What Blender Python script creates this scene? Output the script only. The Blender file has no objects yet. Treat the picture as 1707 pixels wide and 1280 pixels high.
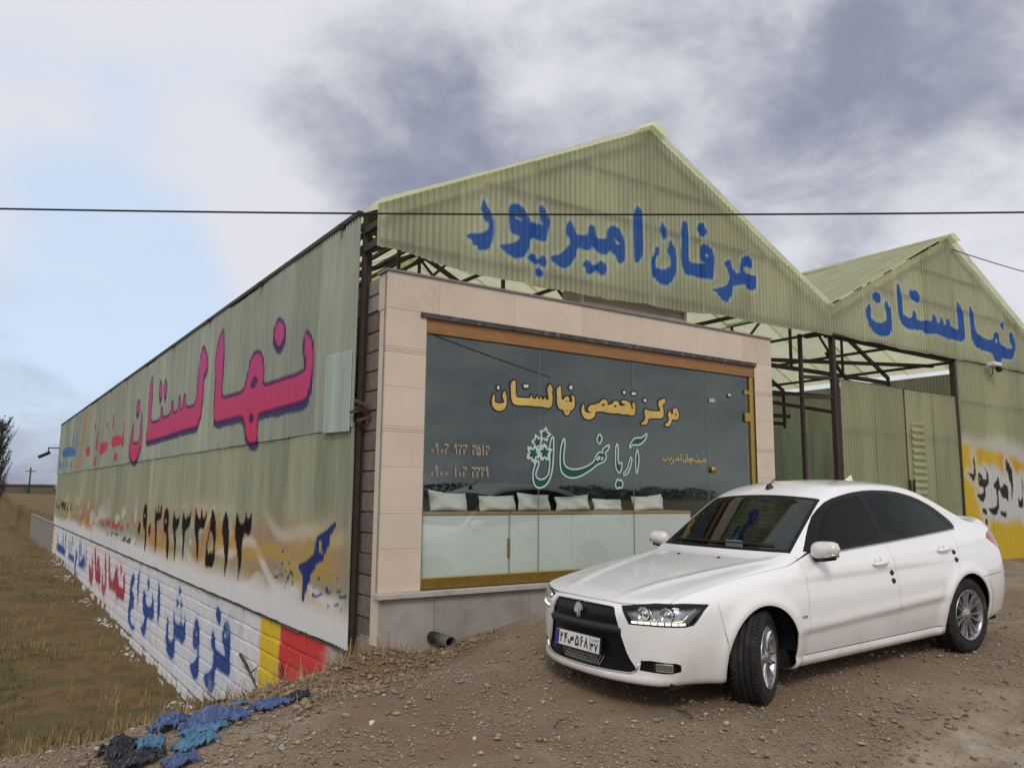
import bpy, bmesh, math, random
import numpy as np
from mathutils import Vector, Matrix, noise as mnoise

# ------------------------------------------------------------------ camera, world, sun, exposure
random.seed(7); RNG = np.random.default_rng(11)
scene = bpy.context.scene
COL = scene.collection
CAM = (-3.1675, -7.4200, 1.5138)
YAW, PITCH, ROLL = math.radians(34.198), math.radians(7.947), math.radians(0.540)
def cam_axes():
    f = Vector((math.sin(YAW)*math.cos(PITCH), math.cos(YAW)*math.cos(PITCH), math.sin(PITCH)))
    r = Vector((math.cos(YAW), -math.sin(YAW), 0)); u = r.cross(f)
    return math.cos(ROLL)*r+math.sin(ROLL)*u, -math.sin(ROLL)*r+math.cos(ROLL)*u, f
CR, CU, CF = cam_axes()
cd = bpy.data.cameras.new('camera'); cam = bpy.data.objects.new('camera', cd); COL.objects.link(cam)
cam.matrix_world = Matrix(((CR.x, CU.x, -CF.x, CAM[0]), (CR.y, CU.y, -CF.y, CAM[1]), (CR.z, CU.z, -CF.z, CAM[2]), (0, 0, 0, 1)))
cd.sensor_width = 36.0; cd.lens = 1309.42/1707*36; cd.clip_end = 6000; cd.clip_start = 0.05
scene.camera = cam
scene.render.engine = 'CYCLES'
vs = scene.view_settings
vs.view_transform = 'Standard'; vs.look = 'None'; vs.exposure = 0.25; vs.gamma = 1.0; vs.use_curve_mapping = False

SUN_EL, SUN_AZ = math.radians(42), math.radians(215)     # azimuth clockwise from +y
sd = bpy.data.lights.new('sun', 'SUN'); sun = bpy.data.objects.new('sun', sd); COL.objects.link(sun)
sd.energy = 1.15; sd.angle = math.radians(18); sd.color = (1.0, .92, .82)
sv = Vector((math.sin(SUN_AZ)*math.cos(SUN_EL), math.cos(SUN_AZ)*math.cos(SUN_EL), math.sin(SUN_EL)))
sun.rotation_euler = sv.to_track_quat('Z', 'Y').to_euler()

def pix_dir(px, py):
    d = CR*((px-853.5)/1309.42) - CU*((py-640)/1309.42) + CF
    return d.normalized()
world = bpy.data.worlds.new('World'); scene.world = world; world.use_nodes = True
def build_world():
    nt = world.node_tree; N = nt.nodes; L = nt.links; N.clear()
    out = N.new('ShaderNodeOutputWorld'); bg = N.new('ShaderNodeBackground'); bg.inputs[1].default_value = 0.1
    sky = N.new('ShaderNodeTexSky'); sky.sky_type = 'NISHITA'; sky.sun_disc = False
    sky.sun_elevation = SUN_EL; sky.sun_rotation = SUN_AZ
    sky.air_density = 1.0; sky.dust_density = 1.2; sky.ozone_density = 1.0
    tc = N.new('ShaderNodeTexCoord'); vec = tc.outputs['Generated']
    def math_(op, a, b=None, c=None, clamp=False):
        n = N.new('ShaderNodeMath'); n.operation = op; n.use_clamp = clamp
        for i, v in enumerate((a, b, c)):
            if v is None: continue
            if isinstance(v, (int, float)): n.inputs[i].default_value = v
            else: L.new(v, n.inputs[i])
        return n.outputs[0]
    def vmath(op, a, b):
        n = N.new('ShaderNodeVectorMath'); n.operation = op
        for i, v in enumerate((a, b)):
            if isinstance(v, (tuple, Vector)): n.inputs[i].default_value = tuple(v)
            else: L.new(v, n.inputs[i])
        return n
    nz = N.new('ShaderNodeVectorMath'); nz.operation = 'NORMALIZE'; L.new(vec, nz.inputs[0]); D = nz.outputs[0]
    sep = N.new('ShaderNodeSeparateXYZ'); L.new(D, sep.inputs[0])
    zz = math_('MAXIMUM', sep.outputs[2], 0.0); den = math_('ADD', zz, 0.32)
    cx = math_('DIVIDE', sep.outputs[0], den); cy = math_('DIVIDE', sep.outputs[1], den)
    comb = N.new('ShaderNodeCombineXYZ'); L.new(cx, comb.inputs[0]); L.new(cy, comb.inputs[1])
    def noise(scale, det, rough, dist, off):
        n = N.new('ShaderNodeTexNoise'); n.inputs['Scale'].default_value = scale; n.inputs['Detail'].default_value = det
        n.inputs['Roughness'].default_value = rough; n.inputs['Distortion'].default_value = dist
        v = vmath('ADD', comb.outputs[0], off); L.new(v.outputs[0], n.inputs['Vector']); return n.outputs[0]
    def ramp(v, a, b):
        n = N.new('ShaderNodeMapRange'); n.interpolation_type = 'SMOOTHSTEP'; L.new(v, n.inputs[0])
        n.inputs[1].default_value = a; n.inputs[2].default_value = b; return n.outputs[0]
    def noise3(scale, det, rough, dist, off):
        n = N.new('ShaderNodeTexNoise'); n.inputs['Scale'].default_value = scale; n.inputs['Detail'].default_value = det
        n.inputs['Roughness'].default_value = rough; n.inputs['Distortion'].default_value = dist
        mp = N.new('ShaderNodeMapping'); mp.inputs['Location'].default_value = off; mp.inputs['Scale'].default_value = (1, 1, 1.6); L.new(D, mp.inputs[0]); L.new(mp.outputs[0], n.inputs['Vector']); return n.outputs[0]
    n1 = noise(1.6, 9, .58, .3, (3.1, 1.7, 0)); n2 = noise3(5.2, 10, .58, .25, (7.3, 4.1, 2.2)); n3 = noise(0.9, 4, .5, .2, (1.3, 9.1, 0)); n4 = noise(5.5, 10, .62, .4, (2.2, 5.5, 0))
    def blobs(lst):                       # cloud masses: broad soft patches, edges broken by the noise
        acc = None
        for px, py, ang, w in lst:
            d = vmath('DOT_PRODUCT', D, pix_dir(px, py)).outputs['Value']
            g = ramp(d, math.cos(math.radians(ang)), math.cos(math.radians(ang*.25)))
            g = math_('MULTIPLY', g, w)
            acc = g if acc is None else math_('ADD', acc, g)
        return acc
    blue = blobs([(120, 540, 13, .95), (360, 215, 9, .55), (60, 170, 8, .45), (330, 500, 6, .5), (200, 470, 8, .3)])
    dark = blobs([(590, 270, 12, 1.2), (700, 200, 11, .8), (830, 230, 9, .7), (980, 330, 9, .5), (1200, 130, 13, .75), (1480, 250, 15, .6), (1330, 330, 8, .3), (1650, 60, 14, .45), (60, 640, 9, 1.0), (200, 620, 8, .6), (20, 760, 9, .8)])
    light = blobs([(220, 290, 13, 1.1), (400, 420, 11, 1.0), (300, 60, 20, .6), (880, 60, 10, .8), (1260, 370, 6, .55), (1690, 420, 10, .9), (1080, 190, 5, .25)])
    cov = math_('SUBTRACT', math_('ADD', math_('MULTIPLY', n1, 1.5), .05), math_('MULTIPLY', blue, .75))
    cov = ramp(cov, -.10, .58)
    dk = math_('ADD', math_('MULTIPLY', dark, .46), math_('MULTIPLY', math_('SUBTRACT', n2, .5), 2.4))
    dk = math_('ADD', dk, math_('ADD', math_('MULTIPLY', math_('SUBTRACT', n3, .5), .7), math_('MULTIPLY', math_('SUBTRACT', n4, .5), 1.15)))
    dk = math_('SUBTRACT', dk, math_('MULTIPLY', light, .5))
    dk = ramp(math_('ADD', dk, .31), -.12, 1.48)
    def mix(fac, a, b):
        n = N.new('ShaderNodeMix'); n.data_type = 'RGBA'; L.new(fac, n.inputs[0])
        for i, v in ((6, a), (7, b)):
            if isinstance(v, tuple): n.inputs[i].default_value = (*v, 1)
            else: L.new(v, n.inputs[i])
        return n.outputs[2]
    cl = mix(dk, (6.35, 6.4, 6.85), (2.25, 2.5, 3.3))
    skyb = mix_sky = N.new('ShaderNodeMix'); skyb.data_type = 'RGBA'; skyb.inputs[0].default_value = .80
    L.new(sky.outputs[0], skyb.inputs[6]); skyb.inputs[7].default_value = (5.7, 6.8, 8.4, 1)   # thin high veil of ice cloud
    fin = mix(cov, skyb.outputs[2], cl)
    L.new(fin, bg.inputs[0]); L.new(bg.outputs[0], out.inputs[0])
build_world()

# ------------------------------------------------------------------ helpers
def tag(o, label=None, cat=None, group=None, kind=None):
    if label: o['label'] = label
    if cat: o['category'] = cat
    if group: o['group'] = group
    if kind: o['kind'] = kind
    return o
def empty(name, loc=(0, 0, 0), label=None, cat=None, group=None, rz=0):
    o = bpy.data.objects.new(name, None); COL.objects.link(o); o.location = loc; o.rotation_euler = (0, 0, rz)
    o.empty_display_size = .2
    return tag(o, label, cat, group)
def link(name, me, parent=None, loc=None):
    o = bpy.data.objects.new(name, me); COL.objects.link(o)
    if parent is not None:
        o.parent = parent
        if loc is None and parent.type == 'EMPTY' and parent.get('absparts'): o.matrix_parent_inverse = Matrix.LocRotScale(parent.location, parent.rotation_euler, parent.scale).inverted()
    if loc is not None: o.location = loc
    return o
def mesh(name, V, F, mat=None, smooth=False):
    me = bpy.data.meshes.new(name)
    me.from_pydata([tuple(map(float, v)) for v in V], [], [tuple(map(int, f)) for f in F])
    if mat: me.materials.append(mat)
    if smooth: me.shade_smooth()
    me.update(); return me
def fast_mesh(name, V, F, mat=None, smooth=True):
    V = np.asarray(V, np.float32); F = np.asarray(F, np.int32); k = F.shape[1]
    me = bpy.data.meshes.new(name)
    me.vertices.add(len(V)); me.vertices.foreach_set('co', V.ravel())
    me.loops.add(F.size); me.loops.foreach_set('vertex_index', F.ravel())
    me.polygons.add(len(F)); me.polygons.foreach_set('loop_start', np.arange(0, F.size, k, dtype=np.int32))
    me.update(calc_edges=True)
    if smooth: me.polygons.foreach_set('use_smooth', np.ones(len(F), bool))
    if mat: me.materials.append(mat)
    return me
class MB:
    """collects plain shapes into one mesh"""
    def __init__(s): s.V = []; s.F = []
    def add(s, V, F):
        b = len(s.V); s.V += [tuple(v) for v in V]; s.F += [tuple(i+b for i in f) for f in F]; return s
    def box(s, x0, y0, z0, x1, y1, z1, ch=0.0):
        if ch <= 0:
            return s.add([(x0,y0,z0),(x1,y0,z0),(x1,y1,z0),(x0,y1,z0),(x0,y0,z1),(x1,y0,z1),(x1,y1,z1),(x0,y1,z1)],
                         [(0,3,2,1),(4,5,6,7),(0,1,5,4),(1,2,6,5),(2,3,7,6),(3,0,4,7)])
        c = ch; V = []
        for z, i in ((z0, c), (z0+c, 0), (z1-c, 0), (z1, c)):
            V += [(x0+i+ (c if not i else 0), y0+i, z), (x1-i-(c if not i else 0), y0+i, z), (x1-i, y0+i+(c if not i else 0), z), (x1-i, y1-i-(c if not i else 0), z),
                  (x1-i-(c if not i else 0), y1-i, z), (x0+i+(c if not i else 0), y1-i, z), (x0+i, y1-i-(c if not i else 0), z), (x0+i, y0+i+(c if not i else 0), z)]
        F = [tuple(range(7, -1, -1)), tuple(range(24, 32))]
        for k in range(3):
            for j in range(8): F.append((8*k+j, 8*k+(j+1) % 8, 8*k+8+(j+1) % 8, 8*k+8+j))
        return s.add(V, F)
    def bar(s, a, b, w, h=None, up=(0, 0, 1)):
        a, b = Vector(a), Vector(b); d = (b-a).normalized(); up = Vector(up)
        if abs(d.dot(up)) > .98: up = Vector((0, 1, 0))
        r = d.cross(up).normalized()*(w/2); u = r.cross(d).normalized()*((h or w)/2)
        V = [a-r-u, a+r-u, a+r+u, a-r+u, b-r-u, b+r-u, b+r+u, b-r+u]
        return s.add(V, [(0,3,2,1),(4,5,6,7),(0,1,5,4),(1,2,6,5),(2,3,7,6),(3,0,4,7)])
    def tube(s, pts, r, n=8, cap=True):
        pts = [Vector(p) for p in pts]; rs = r if isinstance(r, (list, tuple)) else [r]*len(pts); b = len(s.V); pr = None
        for i, p in enumerate(pts):
            d = (pts[min(i+1, len(pts)-1)]-pts[max(i-1, 0)]).normalized()
            if pr is None: pr = d.orthogonal().normalized()
            pr = (pr-d*pr.dot(d)).normalized(); q = d.cross(pr)
            for k in range(n):
                a = 2*math.pi*k/n; s.V.append(tuple(p+(pr*math.cos(a)+q*math.sin(a))*rs[i]))
        for i in range(len(pts)-1):
            for k in range(n): s.F.append((b+i*n+k, b+i*n+(k+1) % n, b+(i+1)*n+(k+1) % n, b+(i+1)*n+k))
        if cap: s.F.append(tuple(b+k for k in range(n-1, -1, -1))); s.F.append(tuple(b+(len(pts)-1)*n+k for k in range(n)))
        return s
    def lathe(s, prof, n=24, axis='z', c=(0, 0, 0)):
        b = len(s.V); m = len(prof)
        for k in range(n):
            a = 2*math.pi*k/n; ca, sa = math.cos(a), math.sin(a)
            for r, h in prof:
                v = (r*ca, r*sa, h) if axis == 'z' else ((r*ca, h, r*sa) if axis == 'y' else (h, r*ca, r*sa))
                s.V.append((v[0]+c[0], v[1]+c[1], v[2]+c[2]))
        for k in range(n):
            for i in range(m-1): s.F.append((b+k*m+i, b+((k+1) % n)*m+i, b+((k+1) % n)*m+i+1, b+k*m+i+1))
        return s
    def build(s, name, mat, parent=None, smooth=False, loc=None):
        return link(name, mesh(name, s.V, s.F, mat, smooth), parent, loc)
def vn(x, y, seed=0):
    """value noise 0..1"""
    x = np.asarray(x, float); y = np.asarray(y, float)
    xi = np.floor(x).astype(np.int64); yi = np.floor(y).astype(np.int64); fx = x-xi; fy = y-yi
    fx = fx*fx*(3-2*fx); fy = fy*fy*(3-2*fy)
    def h(a, b):
        n = (a*374761393+b*668265263+seed*974634777) & 0x7fffffff
        n = ((n ^ (n >> 13))*1274126177) & 0x7fffffff
        return ((n ^ (n >> 16)) & 0xffff)/65535.0
    return (h(xi, yi)*(1-fx)+h(xi+1, yi)*fx)*(1-fy)+(h(xi, yi+1)*(1-fx)+h(xi+1, yi+1)*fx)*fy
def fbm(x, y, seed=0, o=4):
    t = 0; a = .5; s = 0
    for i in range(o): t = t+a*vn(x*2**i, y*2**i, seed+i*17); s += a; a *= .5
    return t/s
def ss(a, b, x):
    t = np.clip((np.asarray(x, float)-a)/(b-a), 0, 1); return t*t*(3-2*t)

# ------------------------------------------------------------------ materials
def material(name):
    m = bpy.data.materials.new(name); m.use_nodes = True; nt = m.node_tree; nt.nodes.clear()
    out = nt.nodes.new('ShaderNodeOutputMaterial'); return m, nt, out
def add_noise(nt, scale, det=5, rough=.6, vec=None, coord='Object', stretch=None):
    tc = nt.nodes.new('ShaderNodeTexCoord'); n = nt.nodes.new('ShaderNodeTexNoise')
    n.inputs['Scale'].default_value = scale; n.inputs['Detail'].default_value = det; n.inputs['Roughness'].default_value = rough
    src = tc.outputs[coord]
    if stretch:
        mp = nt.nodes.new('ShaderNodeMapping'); mp.inputs['Scale'].default_value = stretch; nt.links.new(src, mp.inputs[0]); src = mp.outputs[0]
    nt.links.new(src, n.inputs['Vector']); return n.outputs[0]
def ramp_node(nt, fac, stops):
    r = nt.nodes.new('ShaderNodeValToRGB'); cr = r.color_ramp
    while len(cr.elements) < len(stops): cr.elements.new(.5)
    for e, (p, c) in zip(cr.elements, stops): e.position = p; e.color = (*c, 1) if len(c) == 3 else c
    nt.links.new(fac, r.inputs[0]); return r.outputs[0]
def mixc(nt, fac, a, b, mode='MIX'):
    n = nt.nodes.new('ShaderNodeMix'); n.data_type = 'RGBA'; n.blend_type = mode
    for i, v in ((0, fac), (6, a), (7, b)):
        if isinstance(v, (int, float)): n.inputs[i].default_value = v
        elif isinstance(v, tuple): n.inputs[i].default_value = (*v, 1)
        else: nt.links.new(v, n.inputs[i])
    return n.outputs[2]
def pbr(name, col, rough=.7, var=.25, scale=6, metal=0, spec=.4, bump=0, bscale=40, coat=0, stretch=None, dirt=None, coord='Object', rvar=.1, ovar=0):
    """plain surface: base colour broken by two noises, uneven gloss, optional fine relief"""
    m, nt, out = material(name); p = nt.nodes.new('ShaderNodeBsdfPrincipled'); nt.links.new(p.outputs[0], out.inputs[0])
    n = add_noise(nt, scale, 6, .65, coord=coord, stretch=stretch)
    lo = tuple(c*(1-var) for c in col); hi = tuple(min(1, c*(1+var)) for c in col)
    c = ramp_node(nt, n, [(.28, lo), (.72, hi)])
    if dirt:
        n2 = add_noise(nt, dirt[1], 5, .6, coord=coord); f = ramp_node(nt, n2, [(dirt[2], (0, 0, 0)), (dirt[2]+.2, (1, 1, 1))])
        mm = nt.nodes.new('ShaderNodeMath'); mm.operation = 'MULTIPLY'; nt.links.new(f, mm.inputs[0]); mm.inputs[1].default_value = dirt[3]
        c = mixc(nt, mm.outputs[0], c, dirt[0])
    if ovar:                                               # piece to piece difference
        oi = nt.nodes.new('ShaderNodeObjectInfo'); hs = nt.nodes.new('ShaderNodeHueSaturation'); om = nt.nodes.new('ShaderNodeMapRange'); om.inputs[3].default_value = 1-ovar; om.inputs[4].default_value = 1+ovar
        nt.links.new(oi.outputs['Random'], om.inputs[0]); nt.links.new(om.outputs[0], hs.inputs['Value']); nt.links.new(c, hs.inputs['Color']); c = hs.outputs[0]
    nt.links.new(c, p.inputs['Base Color'])
    rr = nt.nodes.new('ShaderNodeMapRange'); nt.links.new(n, rr.inputs[0]); rr.inputs[3].default_value = max(0, rough-rvar); rr.inputs[4].default_value = min(1, rough+rvar)
    nt.links.new(rr.outputs[0], p.inputs['Roughness'])
    p.inputs['Metallic'].default_value = metal; p.inputs['Specular IOR Level'].default_value = spec
    p.inputs['Coat Weight'].default_value = coat; p.inputs['Coat Roughness'].default_value = .04
    if bump:
        b = nt.nodes.new('ShaderNodeBump'); b.inputs['Strength'].default_value = bump; b.inputs['Distance'].default_value = .01
        nt.links.new(add_noise(nt, bscale, 6, .65, coord=coord), b.inputs['Height']); nt.links.new(b.outputs[0], p.inputs['Normal'])
    return m
def sheet_mat(name, col, transl=.35, painted=True, streak=.25, seed=0.0):
    """weathered corrugated translucent fibreglass; spray paint comes from the colour attribute 'paint'"""
    m, nt, out = material(name); L = nt.links
    n1 = add_noise(nt, 1.2, 6, .65, stretch=(3.0, 3.0, .35)); n2 = add_noise(nt, 9, 5, .6, stretch=(4, 4, .3)); n3 = add_noise(nt, 1.1, 3, .5)
    geo = nt.nodes.new('ShaderNodeObjectInfo')
    c = ramp_node(nt, n1, [(.25, tuple(x*(1-streak) for x in col)), (.7, tuple(x*(1+streak*.6) for x in col))])
    c = mixc(nt, ramp_node(nt, n2, [(.55, (0, 0, 0)), (.8, (.45, .45, .45))]), c, tuple(x*f for x, f in zip(col, (.55, .52, .45))))
    c = mixc(nt, ramp_node(nt, n3, [(.5, (0, 0, 0)), (.75, (.35, .35, .35))]), c, tuple(x*f for x, f in zip(col, (1.15, 1.08, .92))))
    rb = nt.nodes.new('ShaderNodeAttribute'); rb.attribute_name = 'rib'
    c = mixc(nt, rb.outputs['Fac'], c, mixc(nt, 1.0, c, (.62, .60, .54), 'MULTIPLY'))           # shade of the rib valleys put into the colour
    hs = nt.nodes.new('ShaderNodeHueSaturation'); L.new(c, hs.inputs['Color'])
    mr = nt.nodes.new('ShaderNodeMapRange'); L.new(geo.outputs['Random'], mr.inputs[0]); mr.inputs[3].default_value = .86; mr.inputs[4].default_value = 1.1
    L.new(mr.outputs[0], hs.inputs['Value']); c = hs.outputs[0]
    d = nt.nodes.new('ShaderNodeBsdfPrincipled'); d.inputs['Roughness'].default_value = .55; d.inputs['Specular IOR Level'].default_value = .15
    t = nt.nodes.new('ShaderNodeBsdfTranslucent'); L.new(c, t.inputs[0])
    fac = transl
    if painted:
        at = nt.nodes.new('ShaderNodeAttribute'); at.attribute_name = 'paint'
        pn = add_noise(nt, 14, 5, .6, stretch=(3, 3, .5))
        am = nt.nodes.new('ShaderNodeMath'); am.operation = 'MULTIPLY'; L.new(at.outputs['Alpha'], am.inputs[0]); L.new(ramp_node(nt, pn, [(.2, (.90, .90, .90)), (.45, (1, 1, 1))]), am.inputs[1])
        pc = mixc(nt, ramp_node(nt, pn, [(.3, (0, 0, 0)), (.8, (.3, .3, .3))]), at.outputs['Color'], (.5, .5, .5))
        c = mixc(nt, am.outputs[0], c, mixc(nt, rb.outputs['Fac'], at.outputs['Color'], mixc(nt, 1.0, at.outputs['Color'], (.78, .78, .78), 'MULTIPLY')))  # same painted valley shade over the spray colour
        fm = nt.nodes.new('ShaderNodeMath'); fm.operation = 'MULTIPLY_ADD'; L.new(am.outputs[0], fm.inputs[0]); fm.inputs[1].default_value = -transl*.85; fm.inputs[2].default_value = transl
        fac = fm.outputs[0]
    L.new(c, d.inputs['Base Color'])
    mx = nt.nodes.new('ShaderNodeMixShader')
    if isinstance(fac, float): mx.inputs[0].default_value = fac
    else: L.new(fac, mx.inputs[0])
    L.new(d.outputs[0], mx.inputs[1]); L.new(t.outputs[0], mx.inputs[2]); L.new(mx.outputs[0], out.inputs[0])
    return m
def glass_mat(name, tint, rough=.0, ior=1.5, boost=1.0):
    m, nt, out = material(name); L = nt.links
    tr = nt.nodes.new('ShaderNodeBsdfTransparent'); tr.inputs[0].default_value = (*tint, 1)
    gl = nt.nodes.new('ShaderNodeBsdfGlossy'); gl.inputs['Roughness'].default_value = rough; gl.inputs[0].default_value = (boost*.93, boost, boost*.95, 1)
    ge = nt.nodes.new('ShaderNodeNewGeometry'); dt = nt.nodes.new('ShaderNodeVectorMath'); dt.operation = 'DOT_PRODUCT'; L.new(ge.outputs['Incoming'], dt.inputs[0]); L.new(ge.outputs['Normal'], dt.inputs[1])
    def mth(op, a, b):
        n = nt.nodes.new('ShaderNodeMath'); n.operation = op
        for i, v in enumerate((a, b)):
            if v is None: continue
            if isinstance(v, (int, float)): n.inputs[i].default_value = v
            else: L.new(v, n.inputs[i])
        return n.outputs[0]
    f0 = ((ior-1)/(ior+1))**2; sch = mth('POWER', mth('SUBTRACT', 1.0, mth('ABSOLUTE', dt.outputs['Value'], None)), 5.0)     # same reflectance from both faces of the pane
    fr = mth('ADD', mth('MULTIPLY', sch, 1-f0), f0)
    mx = nt.nodes.new('ShaderNodeMixShader'); L.new(fr, mx.inputs[0]); L.new(tr.outputs[0], mx.inputs[1]); L.new(gl.outputs[0], mx.inputs[2])
    L.new(mx.outputs[0], out.inputs[0]); return m
def emit_mat(name, col, s):
    m, nt, out = material(name); e = nt.nodes.new('ShaderNodeEmission'); e.inputs[0].default_value = (*col, 1); e.inputs[1].default_value = s
    nt.links.new(e.outputs[0], out.inputs[0]); return m
def attr_mat(name, rough=.85, bump=.25, bscale=60):
    """painted masonry: colour from the attribute 'paint' over raw block"""
    m, nt, out = material(name); L = nt.links; p = nt.nodes.new('ShaderNodeBsdfPrincipled'); L.new(p.outputs[0], out.inputs[0])
    at = nt.nodes.new('ShaderNodeAttribute'); at.attribute_name = 'paint'
    n = add_noise(nt, 9, 6, .65); raw = ramp_node(nt, n, [(.3, (.20, .18, .16)), (.7, (.32, .30, .27))])
    c = mixc(nt, at.outputs['Alpha'], raw, at.outputs['Color'])
    c = mixc(nt, ramp_node(nt, add_noise(nt, 22, 5, .7), [(.56, (0, 0, 0)), (.75, (.4, .4, .4))]), c, (.33, .30, .27))
    L.new(c, p.inputs['Base Color']); p.inputs['Roughness'].default_value = rough; p.inputs['Specular IOR Level'].default_value = .25
    b = nt.nodes.new('ShaderNodeBump'); b.inputs['Strength'].default_value = bump; b.inputs['Distance'].default_value = .01
    L.new(add_noise(nt, bscale, 6, .7), b.inputs['Height']); L.new(b.outputs[0], p.inputs['Normal']); return m

M = {}
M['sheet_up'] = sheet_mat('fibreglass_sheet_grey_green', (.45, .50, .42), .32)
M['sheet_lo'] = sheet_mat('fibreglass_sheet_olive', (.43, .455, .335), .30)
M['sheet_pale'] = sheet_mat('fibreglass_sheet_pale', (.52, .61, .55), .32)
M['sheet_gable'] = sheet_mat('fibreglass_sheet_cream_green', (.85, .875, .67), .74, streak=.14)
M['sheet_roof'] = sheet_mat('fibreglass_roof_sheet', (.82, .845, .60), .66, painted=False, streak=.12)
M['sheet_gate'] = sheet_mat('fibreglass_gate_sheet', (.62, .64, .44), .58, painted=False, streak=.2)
M['rust'] = pbr('red_oxide_painted_steel', (.075, .040, .032), .7, .4, 9, bump=.2, dirt=((.16, .085, .05), 5, .52, .5))
M['rust_dark'] = pbr('dark_brown_steel', (.045, .032, .026), .65, .35, 9, bump=.15)
M['clad'] = pbr('beige_stone_cladding', (.66, .555, .445), .5, .05, 3, bump=.05, bscale=120, dirt=((.55, .44, .33), 1.6, .5, .35), ovar=.05)
M['clad2'] = pbr('beige_stone_cladding_veined', (.635, .53, .42), .5, .07, 5, bump=.05, bscale=120, dirt=((.54, .43, .33), 2.2, .5, .35), ovar=.06)
M['granite'] = pbr('grey_granite', (.36, .335, .305), .55, .28, 90, bump=.1, dirt=((.24, .195, .15), 3, .48, .6), ovar=.10)
M['ledge'] = pbr('pale_granite_ledge', (.46, .43, .39), .45, .2, 70, dirt=((.22, .19, .16), 4, .5, .5))
M['block'] = pbr('raw_concrete_block', (.17, .14, .115), .95, .3, 14, bump=.6, bscale=70, ovar=.2)
M['mortar'] = pbr('mortar', (.13, .108, .09), .95, .3, 20, bump=.6, bscale=50)
M['paintblock'] = attr_mat('painted_concrete_block')
M['plaster'] = pbr('grey_cement_plaster', (.27, .245, .22), .95, .25, 5, bump=.4, bscale=30)
M['gold'] = pbr('gold_anodised_metal', (.50, .33, .08), .35, .12, 8, metal=.85)
M['bronze'] = pbr('brown_timber_header', (.30, .145, .05), .5, .2, 4, stretch=(1, 8, 8))
M['lintel'] = pbr('scratched_dark_steel', (.075, .065, .065), .5, .5, 16, metal=.3, dirt=((.45, .43, .42), 14, .58, .8))
M['alu'] = pbr('grey_aluminium_trim', (.25, .22, .20), .45, .2, 8, metal=.4)
M['glass'] = glass_mat('shop_glass', (.95, .975, .962), 0, 1.75)
M['inside'] = pbr('dark_interior_wall', (.075, .092, .082), .85, .25, 1.5)
M['inside_floor'] = pbr('interior_floor_tile', (.07, .068, .062), .4, .2, 2)
M['white_lam'] = pbr('white_laminate', (.74, .77, .76), .35, .04, 2)
M['wood'] = pbr('light_wood_edge', (.42, .28, .13), .5, .2, 8)
M['cushion'] = pbr('white_cushion_fabric', (.72, .72, .68), .9, .08, 9, bump=.2)
M['vinyl_gold'] = pbr('gold_vinyl', (.66, .46, .13), .4, .16, 3, metal=.25)
M['vinyl_dull'] = pbr('faded_gold_vinyl', (.34, .29, .20), .5, .2, 5)
M['vinyl_black'] = pbr('black_vinyl', (.012, .010, .008), .5, .2, 5)
M['vinyl_green'] = pbr('green_vinyl', (.008, .085, .040), .45, .15, 4)
M['vinyl_pale'] = pbr('pale_vinyl', (.56, .68, .65), .5, .06, 4)
M['steel'] = pbr('brushed_steel', (.55, .52, .42), .3, .1, 9, metal=.9)
M['cream_metal'] = pbr('cream_ribbed_metal', (.44, .39, .34), .6, .1, 4, dirt=((.28, .23, .19), 3, .5, .4))
M['cable'] = pbr('black_cable', (.012, .012, .012), .6, .2, 8)
M['white_plastic'] = pbr('white_plastic', (.72, .72, .70), .4, .06, 6)
M['black_plastic'] = pbr('black_plastic', (.018, .018, .02), .5, .2, 12)
M['pipe'] = pbr('grey_pipe', (.12, .11, .10), .6, .25, 8)

# ------------------------------------------------------------------ ground
def crest_d(x, y): return (x+.5)*-.521+(y+.84)*.853
def ground_z(x, y, rough=True):
    x = np.asarray(x, float); y = np.asarray(y, float); d = crest_d(x, y)+(fbm(x*.9, y*.9, 5)-.5)*.5*ss(.3, 1.5, np.abs(x)+np.abs(y))
    yy = np.clip(y, -30, 40)
    zl = .27+np.clip(yy+.5, -8, 0)*.070+.050*np.clip(x-.3, 0, 3.2)
    zl = zl-.30*ss(-1.5, .1, d)
    fd = np.interp(d, [0, .5, .9, 2.7, 4.4, 5.9, 8], [0, -.16, -.36, -1.0, -1.55, -1.84, -1.95])
    ff = np.interp(np.clip(y, -60, 500), [-60, 8, 16, 30, 50, 500], [0, 0, .22, .62, .5, .5])
    fz = fd+ff*ss(5, 9, d)
    z = zl+np.where(d > 0, fz-.03, 0)+.12*ss(-1.2, -.2, d)*ss(-1.0, -2.5, y)
    inside = ss(.02, .10, x)*ss(-.45, -.25, y); z = z*(1-inside)+inside*.28
    if rough:
        r = (fbm(x*1.1, y*1.1, 3)-.5)*.10+(fbm(x*5, y*5, 9)-.5)*.035+(fbm(x*16, y*16, 21, 2)-.5)*.016
        mound = .13*np.exp(-((d-.0)/.45)**2)*fbm(x*2.3, y*2.3, 31)+.12*np.exp(-(((x+.15)/.55)**2+((y+.85)/.35)**2))*(.4+fbm(x*4, y*4, 37))
        z = z+r*(1-inside)*(.40+.75*ss(-3.5, -.6, d))+mound*(1-inside)
    for o_ in (0, 1.45):
        q = y+5.15+o_-.10*x-.004*x*x; z = z-.028*np.exp(-(q/.17)**2)*ss(-9, -4, x)*(.5+fbm(x*.8, y*.8, 55))+.012*np.exp(-((q-.28)/.12)**2)*ss(-9, -4, x)
    z = z+ss(75, 100, y)*ss(130, 104, y)*1.0*ss(30, -10, x)*(.6+.5*fbm(x*.05, y*.05, 8))
    return z
def axis(parts):
    a = []
    for lo, hi, n in parts: a += list(np.linspace(lo, hi, n, endpoint=False))
    return np.array(a+[parts[-1][1]])
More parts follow.
